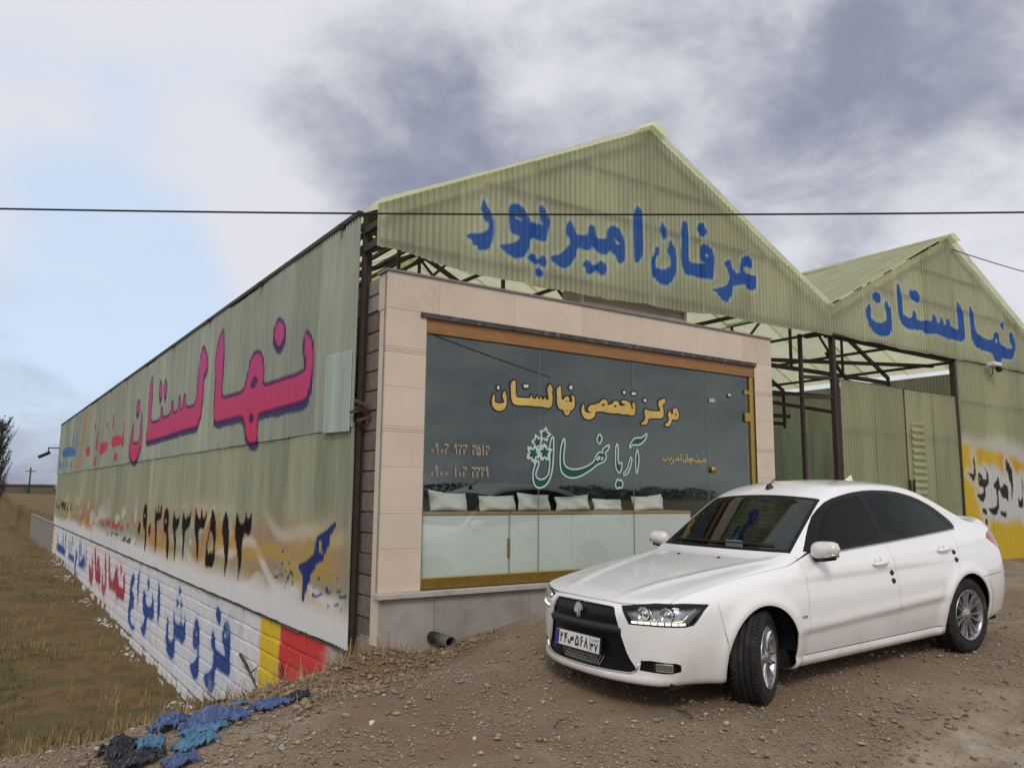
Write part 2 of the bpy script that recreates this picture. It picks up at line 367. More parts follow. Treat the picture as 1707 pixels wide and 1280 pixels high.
gx = axis([(-3000, -200, 8), (-200, -20, 22), (-20, -6.5, 34), (-6.5, 9, 210), (9, 20, 70), (20, 60, 24), (60, 3000, 14)])
gy = axis([(-3000, -60, 10), (-60, -9, 26), (-9, 4, 180), (4, 14, 70), (14, 50, 70), (50, 150, 40), (150, 4000, 14)])
GX, GY = np.meshgrid(gx, gy); GZ = ground_z(GX, GY)
nx, ny = len(gx), len(gy); idx = np.arange(nx*ny).reshape(ny, nx)
GF = np.stack([idx[:-1, :-1], idx[:-1, 1:], idx[1:, 1:], idx[1:, :-1]], -1).reshape(-1, 4)
def ground_mat():
    m, nt, out = material('dirt_and_gravel'); L = nt.links; p = nt.nodes.new('ShaderNodeBsdfPrincipled'); L.new(p.outputs[0], out.inputs[0])
    at = nt.nodes.new('ShaderNodeAttribute'); at.attribute_name = 'field'
    n1 = add_noise(nt, .55, 6, .6); n2 = add_noise(nt, 3.2, 7, .65); n3 = add_noise(nt, 26, 5, .7); n4 = add_noise(nt, 1.5, 6, .6)
    lot = ramp_node(nt, n1, [(.30, (.235, .170, .108)), (.48, (.315, .255, .185)), (.72, (.380, .328, .258))])
    lot = mixc(nt, ramp_node(nt, n2, [(.42, (0, 0, 0)), (.66, (.8, .8, .8))]), lot, (.185, .128, .078))
    v = nt.nodes.new('ShaderNodeTexVoronoi'); v.inputs['Scale'].default_value = 55; v.inputs['Randomness'].default_value = 1
    tc = nt.nodes.new('ShaderNodeTexCoord'); L.new(tc.outputs['Object'], v.inputs['Vector'])
    peb = ramp_node(nt, v.outputs['Distance'], [(.18, (1, 1, 1)), (.42, (0, 0, 0))])
    sel = nt.nodes.new('ShaderNodeSeparateColor'); L.new(v.outputs['Color'], sel.inputs[0])
    pm = nt.nodes.new('ShaderNodeMath'); pm.operation = 'MULTIPLY'; L.new(peb, pm.inputs[0]); L.new(ramp_node(nt, sel.outputs[0], [(.45, (0, 0, 0)), (.7, (.8, .8, .8))]), pm.inputs[1])
    an = nt.nodes.new('ShaderNodeAttribute'); an.attribute_name = 'lot'; pq = nt.nodes.new('ShaderNodeMath'); pq.operation = 'MULTIPLY'; L.new(pm.outputs[0], pq.inputs[0]); L.new(an.outputs['Fac'], pq.inputs[1]); pm = pq
    lot = mixc(nt, pm.outputs[0], lot, ramp_node(nt, sel.outputs[1], [(0, (.20, .17, .14)), (.6, (.40, .36, .31)), (1, (.56, .53, .48))]))
    lot = mixc(nt, .5, lot, ramp_node(nt, n3, [(.25, (.35, .35, .35)), (.75, (.68, .68, .68))]), 'OVERLAY')
    ae = nt.nodes.new('ShaderNodeAttribute'); ae.attribute_name = 'earth'; lot = mixc(nt, ae.outputs['Fac'], lot, ramp_node(nt, n2, [(.3, (.125, .078, .042)), (.7, (.215, .145, .085))]))
    n4 = add_noise(nt, .55, 7, .62)
    fld = ramp_node(nt, n4, [(.30, (.120, .074, .034)), (.44, (.205, .132, .064)), (.55, (.130, .104, .042)), (.66, (.175, .120, .056)), (.8, (.270, .195, .108))])
    fld = mixc(nt, ramp_node(nt, n2, [(.45, (0, 0, 0)), (.7, (.7, .7, .7))]), fld, (.095, .082, .034))
    fld = mixc(nt, .45, fld, ramp_node(nt, n3, [(.25, (.3, .3, .3)), (.75, (.7, .7, .7))]), 'OVERLAY')
    c = mixc(nt, at.outputs['Fac'], lot, fld); L.new(c, p.inputs['Base Color'])
    p.inputs['Roughness'].default_value = .95; p.inputs['Specular IOR Level'].default_value = .2
    b = nt.nodes.new('ShaderNodeBump'); b.inputs['Strength'].default_value = .7; b.inputs['Distance'].default_value = .03
    s = nt.nodes.new('ShaderNodeMath'); s.operation = 'ADD'; L.new(n3, s.inputs[0]); L.new(pm.outputs[0], s.inputs[1]); L.new(s.outputs[0], b.inputs['Height'])
    L.new(b.outputs[0], p.inputs['Normal']); return m
M['ground'] = ground_mat()
gme = fast_mesh('ground', np.stack([GX, GY, GZ], -1).reshape(-1, 3), GF, M['ground'])
fa = gme.attributes.new('field', 'FLOAT', 'POINT')
fd_ = ss(-.1, 1.3, crest_d(GX, GY)+(fbm(GX*1.5, GY*1.5, 77)-.5)*1.4)*np.where((GX > .05) & (GY > -.4) & (GY < 34), 0, 1)
fa.data.foreach_set('value', fd_.ravel().astype(np.float32))
ea = gme.attributes.new('earth', 'FLOAT', 'POINT'); ee = np.maximum(ss(.45, .62, fbm(GX*.55, GY*.55, 101))*.5, np.exp(-(((GX-.2)/1.3)**2+((GY+1.1)/.55)**2))*1.1)*(.55+.9*fbm(GX*3, GY*3, 105)); ea.data.foreach_set('value', np.clip(ee, 0, .9).ravel().astype(np.float32))
la = gme.attributes.new('lot', 'FLOAT', 'POINT'); la.data.foreach_set('value', (ss(-22, -10, GY)*ss(34, 22, np.hypot(GX-3, GY+4))).ravel().astype(np.float32))
tag(link('ground', gme), kind='structure')
def gz(x, y):
    i = min(max(int(np.searchsorted(gx, x))-1, 0), nx-2); j = min(max(int(np.searchsorted(gy, y))-1, 0), ny-2)
    s = (x-gx[i])/(gx[i+1]-gx[i]); t = (y-gy[j])/(gy[j+1]-gy[j])
    return float((GZ[j, i]*(1-s)+GZ[j, i+1]*s)*(1-t)+(GZ[j+1, i]*(1-s)+GZ[j+1, i+1]*s)*t)

def gzv(x, y):
    i = np.clip(np.searchsorted(gx, x)-1, 0, nx-2); j = np.clip(np.searchsorted(gy, y)-1, 0, ny-2)
    s = (x-gx[i])/(gx[i+1]-gx[i]); t = (y-gy[j])/(gy[j+1]-gy[j])
    return (GZ[j, i]*(1-s)+GZ[j, i+1]*s)*(1-t)+(GZ[j+1, i]*(1-s)+GZ[j+1, i+1]*s)*t
# ------------------------------------------------------------------ painted lettering: outlines in metres on their own wall (see PAINT)
PAINT={
 'pink':'288,677 250,653 237,624 238,586 242,554 264,521 282,511 384,509 519,509 623,508 638,503 631,432 717,431 752,465 778,514 907,515 1113,516 1122,555 1126,631 1139,717 1135,763 1105,793 1061,816 1044,775 1038,696 1045,622 1027,589 922,586 798,584 774,610 756,635 745,667 714,683 671,685 634,669 614,634 616,582 483,581 352,580 288,584 287,606 306,637 302,664|498,746 445,719 445,687 465,672 485,663 518,683 539,705 530,729|h685,615 666,602 685,588 721,591 711,607|h707,513 681,503 689,491 712,494 717,507|1324,803 1250,747 1237,709 1280,692 1282,641 1293,568 1334,524 1356,518 1488,520 1630,519 1844,515 1995,514 2284,512 2304,530 2286,582 2296,674 2305,762 2261,812 2225,739 2221,643 2220,596 2092,590 2012,593 2014,640 1978,642 1968,594 1800,597 1799,648 1770,645 1754,597 1683,600 1679,653 1654,655 1633,600 1600,601 1591,649 1559,654 1538,600 1387,599 1369,650 1368,707 1360,763|2062,763 2016,731 2013,690 2035,674 2076,705 2079,747|1954,755 1910,719 1922,681 1946,674 1977,713 1970,744|2469,668 2419,561 2417,511 2502,446 2612,429 2700,452 2752,495 2721,568 2690,603 2671,627 2663,575 2674,531 2593,520 2507,523 2481,564 2478,624|2565,728 2522,693 2561,650 2612,665 2630,708',
 'rose':'3004,599 2954,590 2927,523 3002,520 3032,563|3402,600 3036,589 3008,532 3220,533 3363,530|2962,663 2962,625 2973,591 3001,593 2990,627 2985,665|3337,715 3348,679 3358,629 3393,631 3386,681 3369,718|3244,500 3122,496 3100,454 3229,455|3639,706 3564,674 3592,643 3648,660|3880,579 3710,584 3521,578 3516,530 3646,515 3785,504 3855,516|3998,686 3978,611 3974,541 4070,545 4061,615 4028,670|4050,513 3968,510 4005,442 4106,451|4218,732 4121,711 4126,676 4206,692|4604,589 4354,586 4341,523 4524,521',
 'slash':'4696,860 4649,746 4728,673 4820,567 4861,481 4902,442 5126,446 4982,500 4880,601 4840,687 4793,764 4756,853',
 'sky':'6354,640 5969,648 5558,635 5215,607 5187,547 5495,558 6284,565|5483,771 5437,764 5468,626 5555,630|5234,730 5191,724 5182,614 5261,617|5773,685 5727,682 5733,638 5802,641|6475,546 6340,542 6270,469 6403,471|6205,534 6103,531 6100,475 6202,477|5845,533 5766,531 5764,477 5857,479|5551,525 5474,522 5444,457 5530,459',
 'black':'2347,171 2311,154 2313,127 2337,103 2376,125 2368,152|2237,249 2191,237 2171,198 2171,153 2152,115 2149,77 2164,48 2186,48 2188,85 2195,133 2251,147 2273,185 2266,229|2099,171 2071,157 2073,125 2098,110 2121,129 2117,158|2005,246 1983,219 1941,213 1944,247 1921,246 1920,217 1892,216 1890,246 1867,247 1862,198 1885,188 1931,185 1950,174 1937,126 1935,77 1947,59 1961,61 1967,112 1985,157 2006,178 2006,215|1776,241 1732,227 1717,193 1724,153 1697,114 1691,75 1699,47 1726,56 1747,94 1748,140 1806,146 1819,184 1814,223|1639,237 1620,213 1596,201 1565,204 1545,223 1544,188 1566,168 1592,159 1571,121 1568,83 1574,50 1588,52 1604,103 1624,143 1656,178 1645,207|1490,240 1468,217 1440,205 1423,208 1411,227 1394,209 1368,241 1354,213 1374,181 1428,166 1441,149 1442,112 1443,73 1450,57 1460,72 1468,116 1478,148 1499,176 1496,208|1298,250 1275,228 1250,213 1223,214 1224,245 1208,245 1196,217 1173,218 1165,246 1148,226 1162,197 1178,179 1205,183 1230,179 1236,164 1229,130 1228,96 1233,76 1245,80 1254,119 1275,147 1309,183 1305,217|1080,252 1043,227 1023,199 1015,165 1021,133 1013,103 1030,77 1052,70 1076,72 1094,68 1129,69 1142,99 1130,112 1132,140 1119,165 1100,187 1096,227|930,248 897,228 883,200 870,168 870,124 883,89 891,59 900,61 909,109 932,156 962,190 948,222|808,248 788,229 770,215 739,214 721,232 717,250 702,232 684,231 666,249 657,229 659,207 675,184 697,185 720,192 732,175 744,154 738,123 745,91 754,61 761,61 765,100 784,134 806,163 823,188 817,214|h2236,201 2207,197 2221,187 2246,193|h1783,197 1758,189 1776,177 1795,182|h1089,183 1057,168 1036,141 1044,113 1074,122 1086,110 1106,116 1117,136 1104,165',
 'navy':'72,244 70,236 82,220 94,216 102,194 126,172 133,159 151,156 175,147 182,136 201,127 205,113 223,95 233,78 245,61 258,65 257,83 253,118 282,132 282,141 236,151 197,167 184,176 184,200 166,212 124,223 101,233|395,167 386,163 394,159 403,162|326,154 319,151 325,147 333,150|348,142 339,139 348,135 355,138|391,140 386,137 393,131 402,133|437,124 430,122 436,117 444,120|448,101 423,103 414,109 410,106 419,99 447,95|400,110 392,111 382,102 389,100|378,122 366,121 366,116 379,117|362,103 348,112 335,124 323,127 317,111 326,112 331,118 344,107 357,91 367,91|321,102 308,103 309,90 320,89|375,83 366,84 366,80 377,79|164,124 153,125 148,120 160,117|56,136 48,135 48,128 58,128|91,137 85,137 81,125 87,124|176,108 170,107 179,98 185,99|188,88 179,89 173,84 144,91 131,97 123,95 140,87 175,78 186,81|112,108 103,109 101,99 92,101 90,105 81,102 85,97 107,92|52,107 28,111 36,101 22,98 13,103 4,109 -1,98 8,96 26,93 43,94 42,103 52,103|104,76 95,77 91,70 98,68|66,77 42,84 37,82 54,74|29,76 21,77 23,71 31,70|h157,203 142,190 137,171 153,174 163,189',
 'bblue':'893,-63 862,-68 839,-89 833,-146 825,-207 890,-210 979,-205 978,-233 983,-266 1010,-292 1066,-285 1106,-264 1110,-251 1038,-232 1011,-207 1012,-176 1042,-151 1046,-119 1028,-110 1003,-132 991,-156 938,-160 877,-161 893,-140 917,-132 925,-98 914,-75|994,-34 958,-49 952,-74 970,-91 1004,-74 1022,-54|1254,-103 1212,-115 1194,-154 1188,-205 1176,-247 1183,-275 1224,-293 1275,-278 1310,-257 1253,-243 1220,-224 1212,-198 1258,-199 1281,-174 1277,-131|1410,-102 1385,-154 1389,-198 1428,-213 1475,-204 1509,-209 1539,-202 1526,-242 1542,-279 1576,-290 1648,-281 1691,-244 1704,-190 1682,-151 1665,-161 1665,-201 1646,-230 1587,-230 1570,-210 1599,-137 1584,-123 1564,-156 1498,-158 1473,-151 1476,-114 1450,-152 1412,-150|1524,-31 1489,-43 1510,-64 1541,-52|1544,-72 1511,-87 1536,-110 1561,-93|1480,-71 1453,-84 1470,-105 1493,-89|1903,-43 1857,-77 1836,-134 1840,-184 1863,-212 1885,-152 1897,-89|2000,-96 1959,-139 1939,-206 2079,-207 2089,-244 2084,-269 2119,-295 2192,-276 2204,-262 2152,-248 2130,-218 2187,-193 2211,-136 2184,-106 2136,-128 2108,-166 2021,-164 1997,-135|2105,-48 2061,-75 2092,-110 2131,-78|2346,-45 2302,-51 2309,-133 2305,-205 2349,-137|2469,-65 2434,-77 2433,-111 2497,-137 2429,-155 2390,-209 2470,-228 2468,-267 2415,-284 2349,-280 2361,-305 2465,-305 2534,-270 2538,-216 2526,-175 2537,-117 2506,-84|h898,-95 883,-105 893,-116 903,-108|h1247,-145 1225,-152 1238,-161|4289,-41 4207,-125 4192,-197 4230,-200 4268,-103|4363,-99 4272,-161 4308,-206 4603,-203 4628,-183 4442,-153|4667,-40 4627,-38 4565,-173 4613,-176|4599,-42 4561,-40 4464,-144 4506,-146|4845,-96 4709,-133 4763,-199 4746,-254 4659,-263 4696,-283 4799,-276 4865,-207 4814,-168|5311,-167 4968,-150 4874,-196 4980,-204 5281,-202|5381,-72 5339,-69 5240,-156 5281,-159|5217,-75 5177,-73 5097,-147 5137,-149|5139,-41 5094,-39 5024,-95 5068,-97|6360,-158 5953,-135 5583,-153 5514,-193 5668,-210 6274,-202|6317,-64 6263,-62 6178,-148 6238,-151|5873,-51 5825,-48 5710,-135 5763,-138|5651,-34 5599,-31 5510,-167 5560,-170|5929,-114 5874,-111 5804,-147 5859,-150|6402,-239 6309,-233 6239,-277 6315,-282|6038,-242 5967,-237 5930,-274 6000,-280',
 'bred':'2722,-79 2683,-134 2657,-212 2770,-215 2878,-213 2879,-237 2911,-229 2939,-203 3051,-207 3176,-211 3215,-142 3261,-49 3244,-35 3188,-96 3156,-154 3035,-157 3027,-117 2989,-80 2914,-91 2878,-161 2718,-165 2734,-123|2849,-49 2790,-72 2808,-114 2849,-85|3398,-36 3334,-90 3271,-199 3305,-251 3383,-259 3445,-230 3479,-156 3457,-136 3400,-203 3334,-201 3358,-132 3407,-77|3833,-30 3769,-70 3714,-157 3678,-154 3725,-110 3673,-73 3579,-109 3519,-178 3529,-248 3584,-216 3712,-219 3791,-144 3853,-61|3959,-83 3878,-131 3830,-215 3859,-262 3971,-248 4036,-184 4049,-134 3963,-168 3918,-204 3931,-155',
 'gab':'239,941 247,933 256,920 264,912 269,892 269,860 262,838 257,829 229,824 225,833 215,833 211,843 196,846 196,856 238,865 249,875 251,886 245,893 238,894 236,908 230,919 234,926 235,937|306,942 324,952 339,950 352,941 359,930 363,918 380,916 403,916 396,929 391,950 393,961 401,965 411,956 419,940 422,926 418,907 414,880 393,878 367,878 364,858 355,837 345,827 320,821 308,828 300,829 293,836 283,840 282,847 310,854 330,864 338,874 330,877 315,877 310,883 307,910|371,844 380,839 390,832 401,845 412,840 416,828 408,815 396,818 391,822 377,816 369,823 355,829 365,840|388,815 401,811 407,803 401,791 389,788 378,802|483,947 491,940 498,928 501,916 537,916 540,946 552,949 557,940 559,917 595,919 598,948 610,958 628,959 643,950 653,931 657,910 653,873 633,865 627,882 612,886 605,892 597,879 571,878 554,884 550,893 545,883 528,880 512,879 505,880 499,861 489,841 473,828 454,824 441,830 429,835 423,847 454,857 473,874 481,886 480,900 470,909 468,926 476,939|533,860 545,854 557,849 574,863 591,857 597,844 588,829 575,821 562,834 548,822 531,824 528,837 516,841|h323,919 334,919 344,915 332,913|h616,924 625,923 637,914 628,914|696,1030 708,1025 713,1005 714,958 715,912 704,882 688,874 684,906 681,952 681,998 689,1012|784,1005 797,1001 805,986 801,961 786,955 780,972 776,983 781,998|817,961 827,952 834,934 838,906 833,874 822,853 799,836 777,836 759,847 746,848 742,870 742,898 754,910 757,929 771,933 773,918 761,902 758,880 778,876 814,886 814,906 810,925 802,928 810,939 812,959|865,1023 877,1024 883,1004 886,973 883,943 884,915 918,916 952,919 933,925 925,936 928,959 940,975 961,973 975,963 980,946 979,911 974,881 933,877 899,876 872,876 858,892 856,926 860,968 856,994|923,1029 935,1032 947,1025 954,1011 950,1000 936,993 922,1000 916,1011|1036,948 1044,942 1056,924 1067,916 1086,920 1083,931 1091,956 1103,971 1123,974 1136,966 1140,949 1136,938 1117,942 1102,938 1103,924 1116,919 1155,922 1158,908 1152,876 1114,875 1100,891 1073,879 1054,878 1052,860 1042,841 1023,821 1002,833 988,843 972,850 974,857 1014,864 1033,880 1041,896 1038,913 1024,924 1021,938|h941,945 953,946 958,940 946,940|1810,949 1826,934 1841,909 1844,883 1835,849 1815,827 1763,821 1731,826 1705,849 1691,876 1692,911 1718,921 1724,906 1719,876 1737,866 1779,866 1815,883 1811,902 1799,920 1804,944|1758,970 1786,961 1780,937 1760,927 1736,940 1732,956|1896,1020 1910,1010 1914,963 1915,916 1947,907 1969,910 1975,935 1994,941 2001,925 1999,907 2053,911 2098,914 2098,934 2115,942 2126,931 2128,914 2151,915 2150,936 2164,940 2171,916 2193,912 2197,937 2210,939 2220,912 2285,906 2280,945 2272,987 2286,1017 2312,1000 2325,969 2325,914 2324,881 2307,867 2252,864 2184,865 2132,871 2054,865 2017,872 1961,867 1919,870 1894,883 1886,926 1880,975 1883,1006|1971,1013 1992,1009 2008,1012 2029,1001 2030,980 2016,968 1991,971 1973,972 1960,990|2381,1010 2400,994 2405,950 2417,907 2471,899 2528,898 2539,922 2565,939 2590,925 2585,894 2622,883 2694,883 2674,908 2667,938 2690,953 2715,936 2720,890 2695,841 2646,836 2591,837 2588,814 2568,788 2546,795 2531,824 2527,846 2449,848 2392,860 2371,887 2371,939 2366,982|2615,986 2636,969 2625,948 2599,961|h2556,909 2566,901 2556,887 2546,893',
 'ink':'2325,465 2333,447 2338,426 2339,393 2329,359 2316,364 2297,382 2278,393 2319,388 2328,393 2334,415 2326,436|2361,397 2384,386 2393,370 2415,371 2418,390 2408,417 2421,409 2433,379 2426,349 2405,341 2398,309 2389,290 2370,290 2348,303 2342,319 2374,317 2393,330 2389,342 2357,346 2350,375|2384,271 2406,258 2401,242 2385,245 2365,258|2391,231 2405,228 2403,202 2386,213|2500,386 2508,361 2518,337 2538,354 2551,359 2572,343 2577,324 2566,290 2548,304 2519,304 2509,337 2493,326 2494,293 2485,255 2463,240 2435,247 2411,268 2455,267 2481,282 2485,312 2478,336 2459,344 2477,366 2494,369|2509,263 2521,249 2540,260 2549,241 2536,230 2520,238 2502,238 2499,255|2575,452 2598,430 2618,405 2617,380 2603,299 2591,299 2597,352 2580,393 2565,429|2690,399 2701,367 2692,268 2649,268 2640,285 2650,310 2666,293 2686,305 2688,350|h2367,378 2377,371 2365,367',
 'gold':'1455,2609 1477,2575 1488,2518 1483,2438 1454,2400 1394,2382 1343,2393 1305,2433 1298,2489 1312,2540 1332,2563 1337,2514 1329,2477 1376,2463 1444,2471 1461,2494 1435,2528 1434,2564|1375,2660 1399,2630 1378,2603 1357,2630|1597,2741 1602,2672 1606,2548 1670,2546 1803,2549 1812,2601 1826,2551 1876,2547 1889,2589 1908,2549 1926,2547 1939,2585 1958,2546 1976,2543 1994,2586 2013,2550 2055,2553 2036,2634 2031,2686 2073,2735 2110,2670 2092,2646 2106,2587 2097,2496 2060,2460 1995,2463 1958,2471 1849,2464 1813,2469 1592,2460 1552,2501 1542,2594 1537,2696|1717,2700 1740,2691 1757,2704 1780,2683 1758,2656 1740,2669 1726,2653 1702,2681|2219,2736 2224,2649 2229,2574 2257,2561 2276,2592 2315,2618 2343,2590 2334,2551 2382,2547 2382,2585 2372,2615 2392,2639 2421,2596 2421,2504 2391,2464 2353,2450 2343,2415 2314,2390 2276,2403 2257,2455 2200,2458 2167,2509 2167,2607 2160,2682|2365,2748 2397,2720 2368,2683 2334,2715|h2281,2551 2300,2568 2316,2546|h2295,2457 2319,2451 2310,2424|3321,2623 3351,2607 3355,2515 3333,2460 3272,2456 3221,2468 3150,2456 3090,2471 3011,2462 2893,2465 2854,2474 2777,2472 2719,2458 2719,2413 2662,2370 2577,2368 2526,2416 2517,2481 2540,2537 2559,2535 2559,2483 2577,2448 2643,2444 2691,2456 2638,2456 2610,2480 2634,2525 2682,2543 2749,2552 2763,2575 2777,2558 2816,2598 2855,2619 2899,2611 2914,2575 2913,2552 2948,2555 2958,2578 2972,2557 3012,2605 3062,2616 3097,2588 3102,2558 3152,2562 3203,2581 3132,2594 3132,2621 3183,2632 3254,2615 3289,2571 3294,2534 3319,2543 3305,2588|3177,2754 3205,2726 3179,2697 3149,2725|3317,2746 3338,2732 3359,2749 3374,2724 3348,2702 3332,2713 3317,2696 3291,2721|3859,2707 3863,2651 3807,2624 3827,2546 3826,2483 3798,2450 3562,2440 3561,2389 3529,2357 3456,2356 3446,2371 3498,2401 3520,2449 3500,2509 3522,2557 3553,2532 3735,2532 3779,2551 3747,2596 3738,2658 3793,2686|3516,2681 3547,2656 3518,2626 3487,2655|3932,2561 3964,2508 3997,2526 3987,2557 4005,2590 4044,2601 4077,2571 4098,2516 4079,2459 4051,2446 3973,2453 3961,2413 3927,2359 3850,2363 3845,2378 3900,2409 3924,2458 3897,2504|h2845,2570 2879,2557 2855,2541 2816,2538|h3032,2568 3062,2555 3031,2538 3002,2544|h4031,2544 4058,2514 4052,2490 4030,2504',
 'green':'2100,2146 2121,2135 2120,1963 2106,1784 2069,1673 2016,1605 1933,1575 1870,1595 1839,1661 1838,1744 1869,1837 1900,1879 1923,1847 1895,1779 1875,1728 1891,1687 1943,1667 2006,1685 2053,1732 2069,1851 2063,2004 2078,2098|2274,2142 2279,2055 2263,1968 2263,1865 2296,1814 2373,1791 2484,1798 2597,1831 2701,1887 2736,1968 2795,2006 2836,1989 2830,2034 2889,2072 2937,2092 2931,2047 2865,1990 2888,1973 2882,1919 2840,1882 2759,1862 2654,1789 2506,1716 2395,1692 2296,1707 2225,1761 2208,1855 2214,1992 2235,2088|2787,2220 2831,2159 2789,2086 2737,2137|3064,2116 3075,2043 3067,1934 3085,1863 3121,1900 3133,1864 3108,1773 3071,1772 3030,1825 3029,1951 3033,2069|3058,1704 3088,1673 3113,1692 3148,1638 3123,1593 3087,1602 3063,1579 3015,1619|3270,1964 3294,1933 3261,1831 3211,1757 3156,1742 3150,1765 3212,1812 3244,1904|3377,2060 3407,1964 3392,1844 3366,1765 3348,1797 3344,1925 3357,2008|3533,2258 3539,2221 3480,2143 3390,2102 3303,2108 3259,2064 3253,2096 3304,2163 3354,2193 3443,2193 3501,2228|h2771,1951 2794,1934 2759,1907 2741,1915|h2829,1944 2841,1927 2806,1908',
}
def chaikin(a, n=1):
    for _ in range(n):
        b = np.roll(a, -1, 0); a = np.stack([a*.78+b*.22, a*.22+b*.78], 1).reshape(-1, 2)
    return a
def polys(g, unit=200., n=1):
    out = []
    for s in PAINT[g].split('|'):
        h = s[0] == 'h'; s = s[1:] if h else s
        out.append((h, chaikin(np.array([tuple(map(float, q.split(','))) for q in s.split(' ')])/unit, n)))
    return out
def sdist(px, py, pl, reach):
    """signed distance (negative inside) to a set of outlines with holes, clipped at reach"""
    best = np.full(px.shape, reach)
    holes = [a for h, a in pl if h]
    for h, a in pl:
        lo, hi = a.min(0)-reach, a.max(0)+reach
        sel = (px > lo[0]) & (px < hi[0]) & (py > lo[1]) & (py < hi[1])
        if not sel.any(): continue
        x, y = px[sel], py[sel]; d2 = np.full(x.shape, 1e9); ins = np.zeros(x.shape, bool); b = np.roll(a, -1, 0)
        for (x0, y0), (x1, y1) in zip(a, b):
            ex, ey = x1-x0, y1-y0; t = np.clip(((x-x0)*ex+(y-y0)*ey)/(ex*ex+ey*ey+1e-12), 0, 1)
            d2 = np.minimum(d2, (x-x0-t*ex)**2+(y-y0-t*ey)**2)
            if y0 != y1:
                c = ((y0 > y) != (y1 > y)) & (x < ex*(y-y0)/(y1-y0)+x0); ins ^= c
        d = np.sqrt(d2)*np.where(ins, -1, 1)
        best[sel] = np.maximum(best[sel], -d) if h else np.minimum(best[sel], d)
    return best
class Coat:
    def __init__(s, n): s.c = np.zeros((n, 3)); s.a = np.zeros(n)
    def over(s, col, al):
        al = np.clip(al, 0, 1); col = np.asarray(col, float)
        na = al+s.a*(1-al); w = np.where(na > 1e-6, al/np.maximum(na, 1e-6), 0)[:, None]
        s.c = s.c*(1-w)+col*w; s.a = na
    def rgba(s): return np.concatenate([s.c, s.a[:, None]], 1)
PG = {k: polys(k) for k in ('pink', 'rose', 'slash', 'sky', 'black', 'navy', 'bblue', 'bred', 'gab', 'ink')}
def wall_paint(y, z):
    k = Coat(len(y)); nA = fbm(y*.55, z*1.3, 4); nB = fbm(y*.8+3, z*2.2, 14); nC = fbm(y*.35, z*1.1, 24); j = (fbm(y*9, z*5, 40, 3)-.5)
    band = ss(1.55, .75, z+(nC-.5)*.6)*ss(.05, .35, z)*ss(34, 30, y)*ss(-.2, .5, y)
    k.over((.40, .30, .11), band*ss(.36, .58, nA)*.80)
    k.over((.45, .20, .06), band*ss(.52, .66, nB)*.65)
    k.over((.35, .25, .22), band*ss(.48, .62, nC)*.55)
    k.over((.62, .60, .55), band*ss(.56, .66, fbm(y*.9, z*1.6+y*.25, 51))*.75)
    sw = np.abs(((z-.25+.22*np.sin(y*1.25)+.1*np.sin(y*3.1+1))/.32) % 2-1)
    k.over((.66, .63, .60), band*ss(.42, .05, sw)*ss(11, 3, y)*.85)
    sw2 = np.abs(((z-.1+.3*np.sin(y*.8+2)+.12*np.sin(y*2.3))/.42) % 2-1); k.over((.48, .32, .07), band*ss(.40, .08, sw2)*ss(14, 5, y)*.75)
    k.over((.42, .31, .09), band*ss(2.6, 1.0, y)*ss(.1, .5, y)*ss(.4, .6, nB)*.7)
    k.over((.72, .72, .74), ss(.52, .20, z+(nA-.5)*.3)*.9*ss(33.5, 33, y))
    a = sdist(y, z, PG['pink'], .35); sh = sdist(y+.02, z+.075, PG['pink'], .3); w = .012
    far = 1+y*.09
    k.over((.025, .03, .10), ss(.055, .0, sh+j*.05)*.92)
    k.over((.10, .02, .12), ss(.05*far**.5, .012, a+j*.02)*.8)
    t = np.clip((z-2.2)/1.9, 0, 1)[:, None]; pk = np.array([.60, .06, .13])*(1-t)+np.array([.50, .10, .29])*t
    rib = .5+.5*np.sin(y*2*math.pi/PITCH_C+.6)
    k.over(pk, ss(.010, -.015, a)*(.72+.25*rib)); k.over((.06, .02, .12), ss(.03*far**.5, .01, np.abs(a+.005))*.75)
    for g, col, e, al in (('rose', (.52, .05, .09), .035, .97), ('slash', (.50, .22, .04), .06, .9), ('sky', (.05, .19, .42), .05, .95), ('black', (.006, .005, .005), .03, .99), ('navy', (.012, .032, .17), .018, .97)):
        a = sdist(y, z, PG[g], .3); k.over(col, ss(e, -e, a)*al)
    # scribbled small lines high on the far end of the band
    ln = ss(.17, .05, np.abs(z-.62+.006*(y-15)))*ss(11.8, 12.2, y)*ss(24, 23.5, y)
    k.over((.40, .07, .09), ln*ss(.55, .62, fbm(y*2.2, z*7, 61, 2))*.85)
    ln2 = ss(.10, .04, np.abs(z-.36))*ss(11.8, 12.2, y)*ss(17, 16, y); k.over((.03, .05, .15), ln2*ss(.52, .6, fbm(y*2.5, z*9, 71, 2))*.9)
    ln3 = ss(.22, .1, np.abs(z-.85))*ss(26, 26.4, y)*ss(33, 32.5, y); k.over((.02, .02, .02), ln3*ss(.5, .58, fbm(y*1.6, z*3, 81, 2))*.9)
    return k.rgba()
